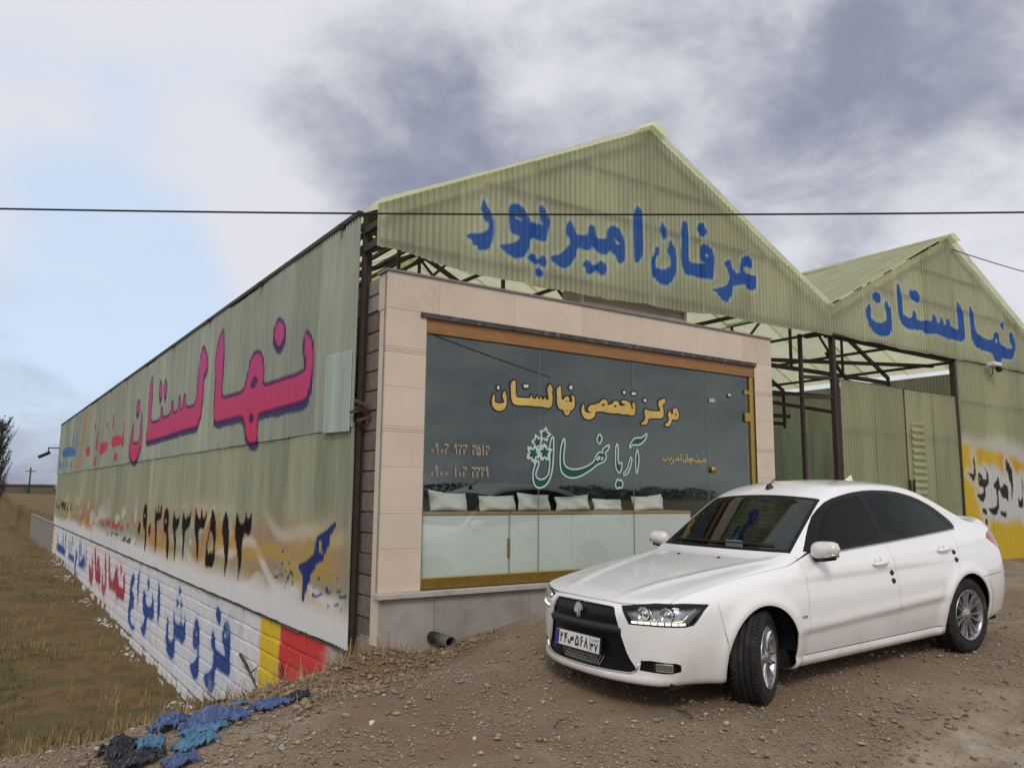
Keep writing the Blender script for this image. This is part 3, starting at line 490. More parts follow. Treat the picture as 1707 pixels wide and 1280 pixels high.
def base_paint(y, z):
    k = Coat(len(y)); n = fbm(y*3, z*3, 4); e = (fbm(y*5, z*5, 9)-.5)*.12
    m = ss(.25, .75, y+e)*ss(33.6, 33.2, y)*(1-.25*ss(.62, .75, n))
    k.over((.70, .70, .72), m)
    ab = sdist(y, z, PG['bblue'], .6); ar = sdist(y, z, PG['bred'], .6)
    k.over((.28, .44, .70), .5*np.exp(-np.maximum(ab, 0)/.11)*m*(ab < .55)); k.over((.68, .35, .40), .5*np.exp(-np.maximum(ar, 0)/.16)*m*(ar < .55))
    k.over((.012, .055, .24), ss(.018, -.018, ab)*.97*m)
    k.over((.34, .015, .03), ss(.03, -.03, ar)*.95*m); k.over((.05, .01, .03), ss(.03, .0, np.abs(ar))*.5*m)
    k.over((.72, .50, .012), ss(2.02, 2.12, y+e*.5)*ss(2.92, 2.82, y+e*.5)*.97)
    k.over((.60, .035, .03), ss(.38, .75, y+e)*ss(2.12, 2.06, y+e*.5)*.97)
    k.over((.70, .45, .02), ss(33.15, 33.3, y)*ss(33.8, 33.7, y)*.9)
    k.over((.012, .01, .01), ss(.09, .05, np.hypot((y-1.98)/1.0, (z+.60)/1.6)+e*.4)*.9)
    return k.rgba()
def gable_paint(x, z):
    k = Coat(len(x)); a = sdist(x, z, PG['gab'], .2); j = (vn(x*13.2*1.0, z*3, 3)-.5)*.05*(vn(x*13.2, z*0, 5) > .3)
    k.over((.16, .33, .36), .55*ss(.07, .0, a)); k.over((.006, .075, .34), ss(.014, -.014, a+j*.6)*.99)
    return k.rgba()
def right_paint(x, z):
    k = Coat(len(x)); n = fbm(x*1.1, z*1.3, 15); n2 = fbm(x*1.6, z*.7, 19)
    k.over((.55, .55, .53), ss(2.85, 2.5, z+(n-.5)*.5)*.8*ss(.1, .5, z))
    yb = ss(2.62, 2.40, z+.12*(x-11.3)+(n-.5)*.25)
    k.over((.62, .42, .01), yb*.95*np.maximum(ss(12.0, 11.75, x+(n-.5)*.3), np.maximum(ss(1.95, 2.2, z+(n2-.5)*.5), ss(1.2, .95, z+(n2-.5)*.5))))
    k.over((.55, .26, .02), yb*ss(.5, .66, n2)*ss(1.8, 2.1, z)*.6)
    k.over((.60, .60, .60), yb*ss(11.75, 12.0, x+(n-.5)*.3)*ss(2.15, 1.9, z+(n2-.5)*.6)*ss(1.05, 1.25, z+(n2-.5)*.5)*.8)
    a = sdist(x, z, PG['ink'], .2); k.over((.60, .60, .60), ss(.16, .05, a)*.6); k.over((.010, .010, .014), ss(.016, -.016, a)*.98)
    return k.rgba()

# ------------------------------------------------------------------ corrugated sheets
PITCH_C, AMP = .076, .0125
def sheet(name, mat, parent, u0, u1, lo, hi, place, paint=None, nseg=8, dv=.014, seed=0, warp=.008, amp=AMP, waves='v'):
    """corrugated sheet; lo/hi bottom and top as numbers or functions of u; place(u, v, w) -> xyz with w out of the sheet"""
    du = PITCH_C/nseg; nu = max(2, int(round((u1-u0)/du))+1); u = np.linspace(u0, u1, nu)
    l = lo(u) if callable(lo) else np.full(nu, lo); h = hi(u) if callable(hi) else np.full(nu, hi)
    nv = max(2, int(math.ceil(float((h-l).max())/dv))+1); t = np.linspace(0, 1, nv)[:, None]
    U = np.broadcast_to(u, (nv, nu)); Vv = l[None]*(1-t)+h[None]*t
    Wv = amp*np.sin(U*2*math.pi/PITCH_C)+warp*2*(fbm(U*.9+seed*3.7, Vv*.9, 91, 3)-.5)
    edge = .010*np.exp(-(Vv-l[None])/.12)*(vn(U*2.2+seed, U*0, 33)-.4)
    X, Y, Z = place(U, Vv, Wv+edge)
    i = np.arange(nu*nv).reshape(nv, nu); F = np.stack([i[:-1, :-1], i[:-1, 1:], i[1:, 1:], i[1:, :-1]], -1).reshape(-1, 4)
    me = fast_mesh(name, np.stack([X, Y, Z], -1).reshape(-1, 3), F, mat)
    ra = me.attributes.new('rib', 'FLOAT', 'POINT'); ra.data.foreach_set('value', (ss(.2, -1., np.sin(U*2*math.pi/PITCH_C))*(.35+.65*fbm(U*2.5, Vv*.7, 66, 3))).ravel().astype(np.float32))  # mask of the rib valleys, for the shade painted into the colour
    at = me.color_attributes.new('paint', 'FLOAT_COLOR', 'POINT')
    if paint is None: at.data.foreach_set('color', np.zeros(U.size*4, np.float32))
    else:
        at.data.foreach_set('color', paint(U.ravel().copy(), Vv.ravel().copy()).astype(np.float32).ravel())
    return link(name, me, parent)

# ------------------------------------------------------------------ the greenhouse: two bays, side wall, gables, roof, steel frame
LEN, ZE, ZAP, BAY, ZG = 33.3, 4.37, 6.19, 7.476, 3.88
GH = empty('greenhouse', (0, 0, 0), 'long corrugated greenhouse with two gables, pink and blue spray painted lettering', 'greenhouse')
wall_place = lambda off: (lambda u, v, w: (-.045-off-w, u, v))
ys = [0.0]
while ys[-1] < LEN-.4: ys.append(min(LEN, ys[-1]+(.99 if ys[-1] < 20 else 1.65)))
for i, (a, b) in enumerate(zip(ys[:-1], ys[1:])):
    far = a > 8; ns = 8 if a < 7 else (6 if a < 14 else 4); dv = .013 if a < 9 else .02
    r = random.Random(i); jo = r.uniform(0, .006)
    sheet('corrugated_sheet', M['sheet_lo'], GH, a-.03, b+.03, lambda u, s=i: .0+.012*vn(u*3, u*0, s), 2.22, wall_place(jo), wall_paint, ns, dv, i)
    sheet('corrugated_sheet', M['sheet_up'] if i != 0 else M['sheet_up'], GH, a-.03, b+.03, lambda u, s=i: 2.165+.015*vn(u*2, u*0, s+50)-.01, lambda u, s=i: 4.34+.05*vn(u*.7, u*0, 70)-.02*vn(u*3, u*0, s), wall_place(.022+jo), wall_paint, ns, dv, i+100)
# a newer pale patch sheet lapped over the front corner
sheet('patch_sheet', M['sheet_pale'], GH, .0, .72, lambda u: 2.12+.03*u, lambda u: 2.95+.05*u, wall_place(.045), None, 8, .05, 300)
PGH = ys
def gable(x0, tag_):
    n = 8; xs = np.linspace(x0, x0+BAY, n+1)
    def top(u): return ZE+(ZAP-ZE)*(1-np.abs(u-x0-BAY/2)/(BAY/2))+.035
    for i in range(n):
        def bot(u, s=i): return ZG+(.05 if x0 < 1 else .10)-.10*np.sin(math.pi*np.clip((u-x0)/BAY*1.5, 0, 1))*(x0 < 1)+.018*vn(u*5, u*0, s)+.07*(fbm(u*1.1, u*0+3, 44, 3)-.5)
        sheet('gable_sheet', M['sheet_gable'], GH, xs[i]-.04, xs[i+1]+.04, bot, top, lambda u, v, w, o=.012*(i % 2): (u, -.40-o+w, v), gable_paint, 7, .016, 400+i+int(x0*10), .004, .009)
gable(0.0, 0); gable(BAY, 1)
# roof sheets: ribs run down the slope; one mesh per slope, shared by all copies
def roof_sheet(sign):
    half = BAY/2+.05; nu = 40; nv = 8; u = np.linspace(0, 1.06, nu); s = np.linspace(0, 1, nv)[:, None]
    Y = np.broadcast_to(u, (nv, nu)); W = .014*np.sin(Y*2*math.pi/PITCH_C)+.01*np.sin(s*7)*1.0
    X = sign*(half*s)+0*Y; Z = -(ZAP-ZE+.03)*s*1.0+W
    i = np.arange(nu*nv).reshape(nv, nu); F = np.stack([i[:-1, :-1], i[:-1, 1:], i[1:, 1:], i[1:, :-1]], -1).reshape(-1, 4)
    return fast_mesh('roof_sheet', np.stack([X, Y, Z], -1).reshape(-1, 3), F, M['sheet_roof'])
for k in (0, 1):
    for sg in (-1, 1):
        me = roof_sheet(sg)
        for i in range(34):
            o = link('roof_sheet', me, GH, (k*BAY+BAY/2, -.47+i*1.0, ZAP+.07+(.012 if i % 2 else 0)+.02*math.sin(i*1.7+k)))
    o = MB(); pts = [(k*BAY+BAY/2+s*.22, y, ZAP+.10-abs(s)*.105) for y in (-.54, LEN+.2) for s in (-1, 0, 1)]
    o.add(pts, [(0, 1, 4, 3), (1, 2, 5, 4)]).build('ridge_cap', M['sheet_roof'], GH)
# steel frame
def bar(name, a, b, w, h=None, mat='rust_dark'): return MB().bar(a, b, w, h).build(name, M[mat], GH)
yf = [.0, 3.0, 6.0, 9.0, 12.0, 15.0, 18.0, 21.0, 24.0, 27.0, 30.0, 33.0]
for yk in yf:
    for k in ((0, 2) if yk == 0 else (0, 1, 2)): bar('post', (k*BAY+(.06 if k == 0 else 0), yk+.03, -.1), (k*BAY+(.06 if k == 0 else 0), yk+.03, ZE+.02), .06, .06, 'rust_dark')
    for k in (0, 1):
        x0 = k*BAY; xm = x0+BAY/2
        bar('rafter', (x0, yk+.03, ZE), (xm, yk+.03, ZAP), .05, .09); bar('rafter', (xm, yk+.03, ZAP), (x0+BAY, yk+.03, ZE), .05, .09)
        bar('tie_beam', (x0, yk+.03, ZE-.12), (x0+BAY, yk+.03, ZE-.12), .05, .09)
        bar('king_post', (xm, yk+.03, ZE-.1), (xm, yk+.03, ZAP), .05)
        bar('strut', (x0+1.85, yk+.03, ZE-.1), (x0+1.85, yk+.03, ZE+.9), .045); bar('strut', (x0+BAY-1.85, yk+.03, ZE-.1), (x0+BAY-1.85, yk+.03, ZE+.9), .045)
        bar('brace', (x0+1.85, yk+.03, ZE-.1), (xm, yk+.03, ZAP-.1), .04); bar('brace', (x0+BAY-1.85, yk+.03, ZE-.1), (xm, yk+.03, ZAP-.1), .04)
for k in (0, 1):
    for s in (.04, .25, .48, .72, .93):
        for sg in (-1, 1): bar('purlin', (k*BAY+BAY/2+sg*s*BAY/2, -.32, ZAP-(ZAP-ZE)*s+.01), (k*BAY+BAY/2+sg*s*BAY/2, LEN, ZAP-(ZAP-ZE)*s+.01), .05, .06)
for z in (.15, 1.1, 2.18, 3.2, 4.2): bar('girt', (.02, 0, z), (.02, LEN, z), .04, .05, 'rust')
# gable frame just behind the cream sheets
for k in (0, 1):
    x0 = k*BAY; xm = x0+BAY/2; yk = -.360
    bar('gable_rafter', (x0+.05, yk, ZE-.12), (xm, yk, ZAP-.10), .05, .05); bar('gable_rafter', (xm, yk, ZAP-.10), (x0+BAY-.05, yk, ZE-.12), .05, .05)
    bar('gable_rail', (x0+2.45, yk, 5.47), (x0+5.05, yk, 5.47), .055); bar('gable_rail', (x0+1.22, yk, 4.91), (x0+6.3, yk, 4.91), .055)
    bar('gable_rail', (x0-.02, yk, ZG+.13), (x0+BAY, yk, ZG+.13), .05, .07)
    bar('gable_stud', (xm, yk+.0, ZG+.1), (xm, yk+.0, ZAP-.1), .07, .05)
    for xx in (1.9, 5.6): bar('gable_stud', (x0+xx, yk+.002, ZG+.1), (x0+xx, yk+.002, 5.0), .04)
    for yk2 in (-.2, .0):
        for xx in (0, BAY): bar('outrigger', (x0+xx*.998+.004, -.36, ZE-.16+yk2), (x0+xx*.998+.004, .03, ZE-.16+yk2), .05, .07)
# corner post, torn ends of bars and the eave bar over the side wall
bar('corner_post', (.0, -.015, -.15), (.0, -.015, ZE+.02), .045, .04, 'rust_dark')
bar('eave_bar', (-.065, -.03, ZE+.02), (-.065, LEN, ZE+.02), .06, .05)
for i in range(12): bar('purlin_end', (-.14, .4+2.9*i, ZE-.02), (.02, .4+2.9*i, ZE-.02), .05, .05)
for i_, (dx, dz, l_) in enumerate(((-.06, 2.30, .22), (-.02, 2.36, .16), (.0, 2.22, .20), (-.04, 2.42, .12))): bar('rusty_clamp', (dx-.06, -.06-.02*i_, dz), (dx+l_*.5, -.10-.03*i_, dz+.05*(-1)**i_), .03, .03, 'rust')
# far end wall
for k, top in ((0, 4.3), (1, 2.6)):
    for i in range(5):
        x = k*BAY+i*BAY/5; sheet('end_sheet', M['sheet_lo'], GH, x, x+BAY/5+.04, .2, top, lambda u, v, w: (u, LEN+w, v), None, 4, .5, 600+i)
for i in range(5): sheet('end_sheet', M['sheet_gable'], GH, i*BAY/5, (i+1)*BAY/5+.04, 4.3, lambda u: ZE+(ZAP-ZE)*(1-np.abs(u-BAY/2)/(BAY/2)), lambda u, v, w: (u, LEN+w, v), None, 4, .5, 640+i)
# sheets of the right hand front wall, beyond the gate
for i in range(4):
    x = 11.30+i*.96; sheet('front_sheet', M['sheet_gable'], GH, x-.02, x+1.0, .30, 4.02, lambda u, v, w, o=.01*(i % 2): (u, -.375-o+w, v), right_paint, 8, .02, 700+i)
bar('front_rail', (11.3, -.33, 3.25), (15.0, -.33, 3.25), .04)
for i in range(10): sheet('side_sheet', M['sheet_lo'], GH, i*3.3, (i+1)*3.3, .1, 4.3, lambda u, v, w: (2*BAY+.02+w, u, v), None, 3, .6, 800+i)
# posts and rails seen in the open front between shop and gate
bar('gate_post', (7.66, -.30, .2), (7.66, -.30, ZG+.15), .075, .075, 'rust_dark'); bar('gate_post', (11.27, -.32, .2), (11.27, -.32, 4.05), .09, .09, 'rust_dark')
bar('gate_post', (7.14, -.1, .2), (7.14, -.1, ZG+.1), .05, .05, 'rust_dark')
bar('gate_lintel', (7.5, -.30, 4.0), (11.35, -.30, 3.98), .06, .10, 'rust_dark')
for z in (3.32, 3.02): bar('gate_rail', (7.1, -.1, z), (7.66, -.3, z), .05)
bar('cross_brace', (6.0, .6, 3.3), (7.3, .6, 2.45), .035); bar('cross_brace', (8.7, .5, 3.95), (10.0, .5, 3.0), .045)
for a, b in (((5.9, .8, 3.62), (11.2, .0, 3.9)), ((5.9, 1.6, 3.3), (11.2, 1.0, 3.35)), ((5.9, 2.2, 3.42), (11.3, 2.0, 3.2)), ((6.0, 1.8, 2.95), (8.6, 1.2, 2.9)), ((6.0, 1.8, 2.75), (8.6, 1.3, 2.78))): bar('side_rail', a, b, .05, .06)
for i in range(5): sheet('partition_sheet', M['sheet_pale'], GH, 8.2+i*.95, 9.18+i*.95, .25, lambda u, s=i: 2.86+.02*vn(u*4, u*0, s), lambda u, v, w: (u, 2.5+w*1.3, v), None, 6, .4, 900+i)
for i in range(4): sheet('partition_sheet', M['sheet_roof'], GH, 9.0+i*.95, 9.98+i*.95, .3, 3.5, lambda u, v, w: (u, 7.2+w*1.3, v), None, 6, .4, 940+i)

# ------------------------------------------------------------------ the block wall under the side sheets
BW = empty('block_wall', (0, 0, 0), 'white painted concrete block wall under the side sheets, blue and red lettering, yellow and red end', 'wall')
BL, BH, TOPZ = .41, .205, -.045
def block_mesh(y0, y1, z0, z1, n, V0=None):
    ins = .006; nu = max(2, int((y1-y0)/n)+1); nv = max(2, int((z1-z0)/n)+1)
    u = np.linspace(y0+ins, y1-ins, nu); v = np.linspace(z0+ins, z1-ins, nv); U, Vv = np.meshgrid(u, v)
    e = np.minimum(np.minimum(U-u[0], u[-1]-U), np.minimum(Vv-v[0], v[-1]-Vv))
    rr = RNG.uniform(-.006, .006)
    X = .0+rr+.008*np.exp(-e/.008)+.006*(fbm(U*14, Vv*14, 3, 3)-.5)
    A = np.stack([X, U, Vv], -1).reshape(-1, 3); B = A[[0, nu-1, nu*nv-1, nu*(nv-1)]].copy(); B[:, 0] = .12
    i = np.arange(nu*nv).reshape(nv, nu); F = [tuple(q) for q in np.stack([i[:-1, :-1], i[1:, :-1], i[1:, 1:], i[:-1, 1:]], -1).reshape(-1, 4)]
    b = nu*nv; F += [tuple(i[0])+(b+1, b), tuple(i[-1][::-1])+(b+3, b+2), tuple(i[:, 0][::-1])+(b, b+3), tuple(i[:, -1])+(b+2, b+1)]
    return np.concatenate([A, B]), F
near = []; farV = []; farF = []; farP = []; nf = 0
for r in range(11):
    z1 = TOPZ-r*BH; z0 = z1-BH; off = (r % 2)*BL/2
    y = -.02-off
    while y < 50:
        a, b = max(y, -.02), min(y+BL, 50.); y += BL
        if b-a < .06: continue
        if a > 33.3 and r == 0: pass
        ym = (a+b)/2
        if z1 < ground_z(np.array([-.05]), np.array([ym]), False)[0]-.25: continue
        det = .02 if a < 7 else (.035 if a < 14 else .07)
        V, F = block_mesh(a, b, z0, z1, det)
        P_ = base_paint(V[:, 1], V[:, 2])
        if a < 11.5 and len(near) < 290:
            me = mesh('block', V, F, M['paintblock'], False); at = me.color_attributes.new('paint', 'FLOAT_COLOR', 'POINT'); at.data.foreach_set('color', P_.astype(np.float32).ravel())
            near.append(link('block', me, BW))
        else:
            farV.append(V); farF += [tuple(q+nf for q in f) for f in F]; farP.append(P_); nf += len(V)
me = mesh('far_blocks', np.concatenate(farV), farF, M['paintblock']); at = me.color_attributes.new('paint', 'FLOAT_COLOR', 'POINT'); at.data.foreach_set('color', np.concatenate(farP).astype(np.float32).ravel())
tag(link('far_blocks', me, BW), kind='stuff')
def mortar_strip():
    n = 260; nz = 60; u = np.linspace(-.02, 50, 900); v = np.linspace(-2.4, -.045, 70); U, Vv = np.meshgrid(u, v); i = np.arange(U.size).reshape(U.shape)
    F = np.stack([i[:-1, :-1], i[1:, :-1], i[1:, 1:], i[:-1, 1:]], -1).reshape(-1, 4)
    me = fast_mesh('mortar', np.stack([.014+0*U+.006*(fbm(U*12, Vv*12, 8, 2)-.5), U, Vv], -1).reshape(-1, 3), F, M['paintblock'])
    P_ = base_paint(U.ravel().copy(), Vv.ravel().copy()); P_[:, 3] *= .80; at = me.color_attributes.new('paint', 'FLOAT_COLOR', 'POINT'); at.data.foreach_set('color', P_.astype(np.float32).ravel())
    link('mortar', me, BW)
mortar_strip()
# crumbling mortar bed under the sheets
bm_ = MB(); y = 0
while y < 33:
    l = random.uniform(.15, .6); hh = random.uniform(.0, .03); bm_.box(-.012-random.uniform(0, .02), y, -.045, .12, y+l-.01, -.045+.02+hh); y += l
bm_.build('mortar_bed', M['mortar'], BW)
bm_ = MB(); bm_.box(-.03, 33.35, -.045, .14, 50, .02).build('coping', M['plaster'], BW)
MB().box(-.005, -.035, -2.3, .13, -.022, -.06).build('wall_end', M['mortar'], BW)

# ------------------------------------------------------------------ the shop: stone clad front, big glass, block side wall
SH = empty('shop', (0, 0, 0), 'small shop with beige stone front, wide glass window and gold lettering', 'shop')
XA, XB, YA, ZC, Z0 = .04, 5.89, -.515, 3.68, .58
WX0, WX1, WZ0, WZ1 = .48, 5.525, .65, 3.26
zj = [Z0, .985, 1.37, 1.76, 2.15, 2.54, 2.93, 3.31, ZC]
def slab(x0, x1, z0, z1, i, groove=False):
    b = MB(); g = .0009; b.box(x0+g, YA-.001*random.random(), z0+g, x1-g, YA+.03, z1-g, .0015); o = b.build('stone_slab', M['clad' if i % 3 else 'clad2'], SH)
for i, (a, b) in enumerate(zip(zj[:-2], zj[1:-1])):
    for (x0, x1) in ((XA, WX0), (WX1, XB)):
        if i % 2:                                                   # a routed groove pair across every second slab
            slab(x0, x1, a, b-.055, i); slab(x0, x1, b-.050, b-.030, i+1); slab(x0, x1, b-.026, b, i+1)
        else: slab(x0, x1, a, b, i)
xs = [XA, .62, 1.55, 2.50, 3.45, 4.40, 5.3, XB]
for i, (a, b) in enumerate(zip(xs[:-1], xs[1:])): slab(a, b, 3.31, ZC, i)
# structure behind the stone
def wbox(name, mat, *a, ch=0): return MB().box(*a, ch=ch).build(name, M[mat], SH)
wbox('pier', 'clad2', XA+.006, YA+.004, .1, WX0-.004, -.34, 3.30); wbox('pier', 'clad2', WX1+.012, YA+.004, .1, XB-.006, -.34, 3.30)
wbox('lintel_beam', 'clad2', XA+.006, YA+.004, 3.3105, XB-.006, -.30, ZC-.005)
wbox('roof_slab', 'plaster', XA+.03, -.295, 3.52, XB-.03, 4.1, ZC-.01)
wbox('capping', 'alu', XA-.015, YA-.02, ZC+.001, XB+.015, -.29, ZC+.022)
wbox('inner_wall', 'inside', .26, 3.9, .5, XB-.1, 4.0, 3.515); wbox('inner_wall', 'inside', XB-.12, -.335, .5, XB-.03, 3.89, 3.515); wbox('inner_wall', 'inside', .26, -.335, .5, .34, 3.89, 3.515)
wbox('inner_floor', 'inside_floor', .35, -.5, .50, XB-.125, 3.89, .60); wbox('ceiling', 'inside', .345, -.29, 3.40, XB-.125, 3.89, 3.515)
wbox('plinth', 'plaster', XA+.03, -.52, -.3, XB-.02, -.30, .52)
for i, (a, b) in enumerate(((XA-.0, .62), (.62, 1.75), (1.75, 2.9), (2.9, 4.05), (4.05, 5.0), (5.0, XB))): MB().box(a+.002, -.545-.002*(i % 2), .0, b-.002, -.522, .525, .002).build('granite_slab', M['granite'], SH)
for i, (a, b) in enumerate(((XA-.03, 1.2), (1.2, 2.6), (2.6, 4.1), (4.1, XB+.02))): MB().box(a+.001, -.60, .53, b-.001, -.44, .578, .004).build('ledge_slab', M['ledge'], SH)
# raw block side wall facing the field, and its thin plaster cap
SW = link('side_wall', mesh('side_wall', *(lambda m: (m.V, m.F))(MB().box(.085, -.480, -.3, .25, 4.0, 3.35)), M['mortar']), SH)
random.seed(5)
for r in range(18):
    z0 = -.28+r*.2; y = -.482-(.2 if r % 2 else 0)
    while y < 1.3:
        a, b = max(y, -.482), y+.4; y += .4
        if b-a < .05: continue
        MB().box(.062+random.uniform(0, .012), a+.007, z0+.007, .12, b-.007, z0+.193, .006).build('side_block', M['block'], SW)
wbox('plaster_cap', 'plaster', .068, -.478, 3.34, .25, 1.2, 3.50); MB().box(XA+.004, YA+.031, .53, .06, YA+.075, 3.67).build('mortar_edge', M['plaster'], SH)
# window frame
wbox('lintel_strip', 'lintel', WX0-.07, YA-.022, WZ1+.0, WX1+.02, YA+.05, WZ1+.05)
wbox('header', 'bronze', WX0-.0, YA+.010, WZ1-.145, WX1-.0, YA+.06, WZ1-.001)
wbox('base_channel', 'gold', WX0, YA+.004, Z0+.012, WX1, YA+.07, WZ0+.045, ch=.004)
wbox('side_channel', 'gold', WX1-.085, YA+.02, WZ0+.046, WX1-.004, YA+.06, WZ1-.147, ch=.004); wbox('side_channel', 'alu', WX0-.002, YA+.02, WZ0+.046, WX0+.018, YA+.06, WZ1-.147)
wbox('side_trim', 'lintel', WX1-.003, YA+.005, WZ0, WX1+.010, YA+.05, WZ1)
# glass panes with their lettering
GY_ = -.470
seams = [WX0+.02, 1.92, 3.32, 4.61, WX1-.09]
panes = []
for i, (a, b) in enumerate(zip(seams[:-1], seams[1:])):
    panes.append(MB().box(a+.003, GY_, WZ0+.047, b-.003, GY_+.010, WZ1-.148, .001).build('glass_door' if i == 3 else 'glass_pane', M['glass'], SH))
    if i: MB().box(a-.003, GY_+.001, WZ0+.047, a+.003, GY_+.009, WZ1-.148).build('silicone_joint', M['alu'], SH)
def loop_ribbon(a, w, closed=True):
    n = len(a); V = []; F = []
    nx_ = np.roll(a, -1, 0); pv = np.roll(a, 1, 0)
    if not closed: nx_[-1] = a[-1]*2-a[-2]; pv[0] = a[0]*2-a[1]
    t1 = a-pv; t2 = nx_-a; t1 /= np.linalg.norm(t1, axis=1)[:, None]+1e-9; t2 /= np.linalg.norm(t2, axis=1)[:, None]+1e-9
    t = t1+t2; t /= np.linalg.norm(t, axis=1)[:, None]+1e-9; nrm = np.stack([-t[:, 1], t[:, 0]], 1)
    k = np.clip(1/np.maximum(np.sqrt(np.clip((1+(t1*t2).sum(1))/2, 0, 1)), .45), 1, 2.0)[:, None]
    A = a+nrm*w*k; B = a-nrm*w*k; V = np.concatenate([A, B])
    for i in range(n if closed else n-1): j = (i+1) % n; F.append((i, j, n+j, n+i))
    return V, F
from mathutils.geometry import delaunay_2d_cdt
def fill2d(loops):
    """triangulate outlines; odd-even rule"""
    vs = []; es = []
    for a in loops:
        b = len(vs); vs += [Vector(p) for p in a]; es += [(b+i, b+(i+1) % len(a)) for i in range(len(a))]
    r = delaunay_2d_cdt(vs, es, [], 0, 1e-5); V = np.array([tuple(v) for v in r[0]]); T = [f for f in r[2]]
    cen = np.array([V[list(f)].mean(0) for f in T]); ins = np.zeros(len(T), int)
    for a in loops:
        b = np.roll(a, -1, 0); c = np.zeros(len(T), bool)
        for (x0, y0), (x1, y1) in zip(a, b):
            if y0 != y1: c ^= ((y0 > cen[:, 1]) != (y1 > cen[:, 1])) & (cen[:, 0] < (x1-x0)*(cen[:, 1]-y0)/(y1-y0)+x0)
        ins += c
    return V, [tuple(f) for f, k in zip(T, ins) if k % 2]
def glass_piece(name, V, F, mat, y, parent):
    # thin vinyl film: a front and a back face a fraction of a millimetre apart
    n = len(V); VV = [(p[0], y, p[1]) for p in V]+[(p[0], y+.0004, p[1]) for p in V]
    FF = [tuple(f) for f in F]+[tuple(i+n for i in f[::-1]) for f in F]
    me = mesh(name, VV, FF, M[mat])
    return link(name, me, parent)
def pane_of(x):
    for i in range(4):
        if x < seams[i+1]: return panes[i]
    return panes[3]
def group_letters(g):
    """outlines of one group split into letters with their holes"""
    pl = polys(g, 1000., 1); outer = [a for h, a in pl if not h]; holes = [a for h, a in pl if h]; res = []
    for a in outer:
        lo, hi = a.min(0), a.max(0); res.append([a]+[h for h in holes if (h.mean(0) > lo).all() and (h.mean(0) < hi).all()])
    return res
for loops in group_letters('gold'):
    p = pane_of(loops[0][:, 0].mean()); V, F = fill2d(loops); dot = np.ptp(loops[0][:, 0]) < .16 and np.ptp(loops[0][:, 1]) < .12
    o = glass_piece('gold_letter', V, F, 'vinyl_pale' if dot else 'vinyl_gold', GY_-.0022, p)
    for a in loops:
        V, F = loop_ribbon(a, .016); glass_piece('black_outline', V, F, 'vinyl_black', GY_-.0012, p)
for loops in group_letters('green'):
    p = pane_of(loops[0][:, 0].mean()); V, F = fill2d(loops); glass_piece('green_letter', V, F, 'vinyl_green', GY_-.0014, p)
    for a in loops: V, F = loop_ribbon(a, .0085); glass_piece('pale_outline', V, F, 'vinyl_pale', GY_-.0024, p)
def maple(cx, cz, r, rot, k):
    pts = []
    for i in range(10):
        a = rot+2*math.pi*i/10; rr = r*((1.0, .50)[i % 2])*(1 if i % 4 == 0 else .88)
        pts.append((cx+rr*math.cos(a), cz+rr*math.sin(a)))
        if i % 2 == 0:
            for da, f in ((.16, .66), (.24, .80)): pts.append((cx+r*f*math.cos(a+da), cz+r*f*math.sin(a+da)))
        else:
            for da, f in ((.10, .76), (.20, .64)): pts.append((cx+r*f*math.cos(a+da), cz+r*f*math.sin(a+da)))
    return np.array(pts)
def gpx(px, py):
    d = CR*((px-853.5)/1309.42)-CU*((py-640)/1309.42)+CF; t = (GY_-CAM[1])/d.y; return CAM[0]+d.x*t, CAM[2]+d.z*t
for k, (lx, lz, r, rot) in enumerate(((1.997, 2.162, .078, 1.4), (1.895, 2.075, .080, 1.9), (1.842, 1.945, .098, 2.4), (1.995, 1.965, .098, .4))):
    p = pane_of(lx); a = maple(lx, lz, r*1.25, rot, k); V, F = fill2d([a]); glass_piece('leaf_edge', V, F, 'vinyl_pale', GY_-.0030-.0004*k, p)
    a = maple(lx, lz, r*.74, rot, k); V, F = fill2d([a]); glass_piece('leaf', V, F, 'vinyl_green', GY_-.0038-.0004*k, p)
DIG = {'0': [[(.5, .42), (.68, .30), (.5, .18), (.32, .30), (.5, .42)]], '1': [[(.42, 1), (.52, .7), (.55, 0)]], '2': [[(.12, 1), (.28, .62), (.34, 0)], [(.22, .78), (.42, .62), (.64, .68), (.74, 1)]],
       '3': [[(.06, 1), (.22, .6), (.28, 0)], [(.16, .78), (.32, .64), (.46, .70), (.50, .96)], [(.50, .74), (.64, .64), (.80, .70), (.86, 1)]],
       '4': [[(.15, 1), (.28, .6), (.34, 0)], [(.86, .98), (.58, .94), (.46, .76), (.56, .58), (.88, .56)], [(.28, .62), (.50, .70)]],
       '5': [[(.5, 1), (.80, .62), (.92, .30), (.82, .06), (.62, .06), (.5, .22), (.38, .06), (.18, .06), (.08, .30), (.20, .62), (.5, 1)]],
       '6': [[(.78, .98), (.42, .96), (.28, .78), (.42, .60), (.84, .62)], [(.66, .62), (.42, .36), (.30, 0)]], '7': [[(.08, 1), (.36, .5), (.5, 0), (.64, .5), (.92, 1)]], '8': [[(.08, 0), (.36, .5), (.5, 1), (.64, .5), (.92, 0)]],
       '9': [[(.60, .66), (.30, .62), (.24, .82), (.40, 1), (.60, .92), (.62, .66), (.66, .3), (.74, 0)]],
       's': [[(.62, .42), (.70, .66), (.86, .74), (.98, .58), (.86, .44), (.56, .44), (.48, .62), (.46, .40), (.40, .12), (.22, .02), (.06, .14), (.02, .42)]]}
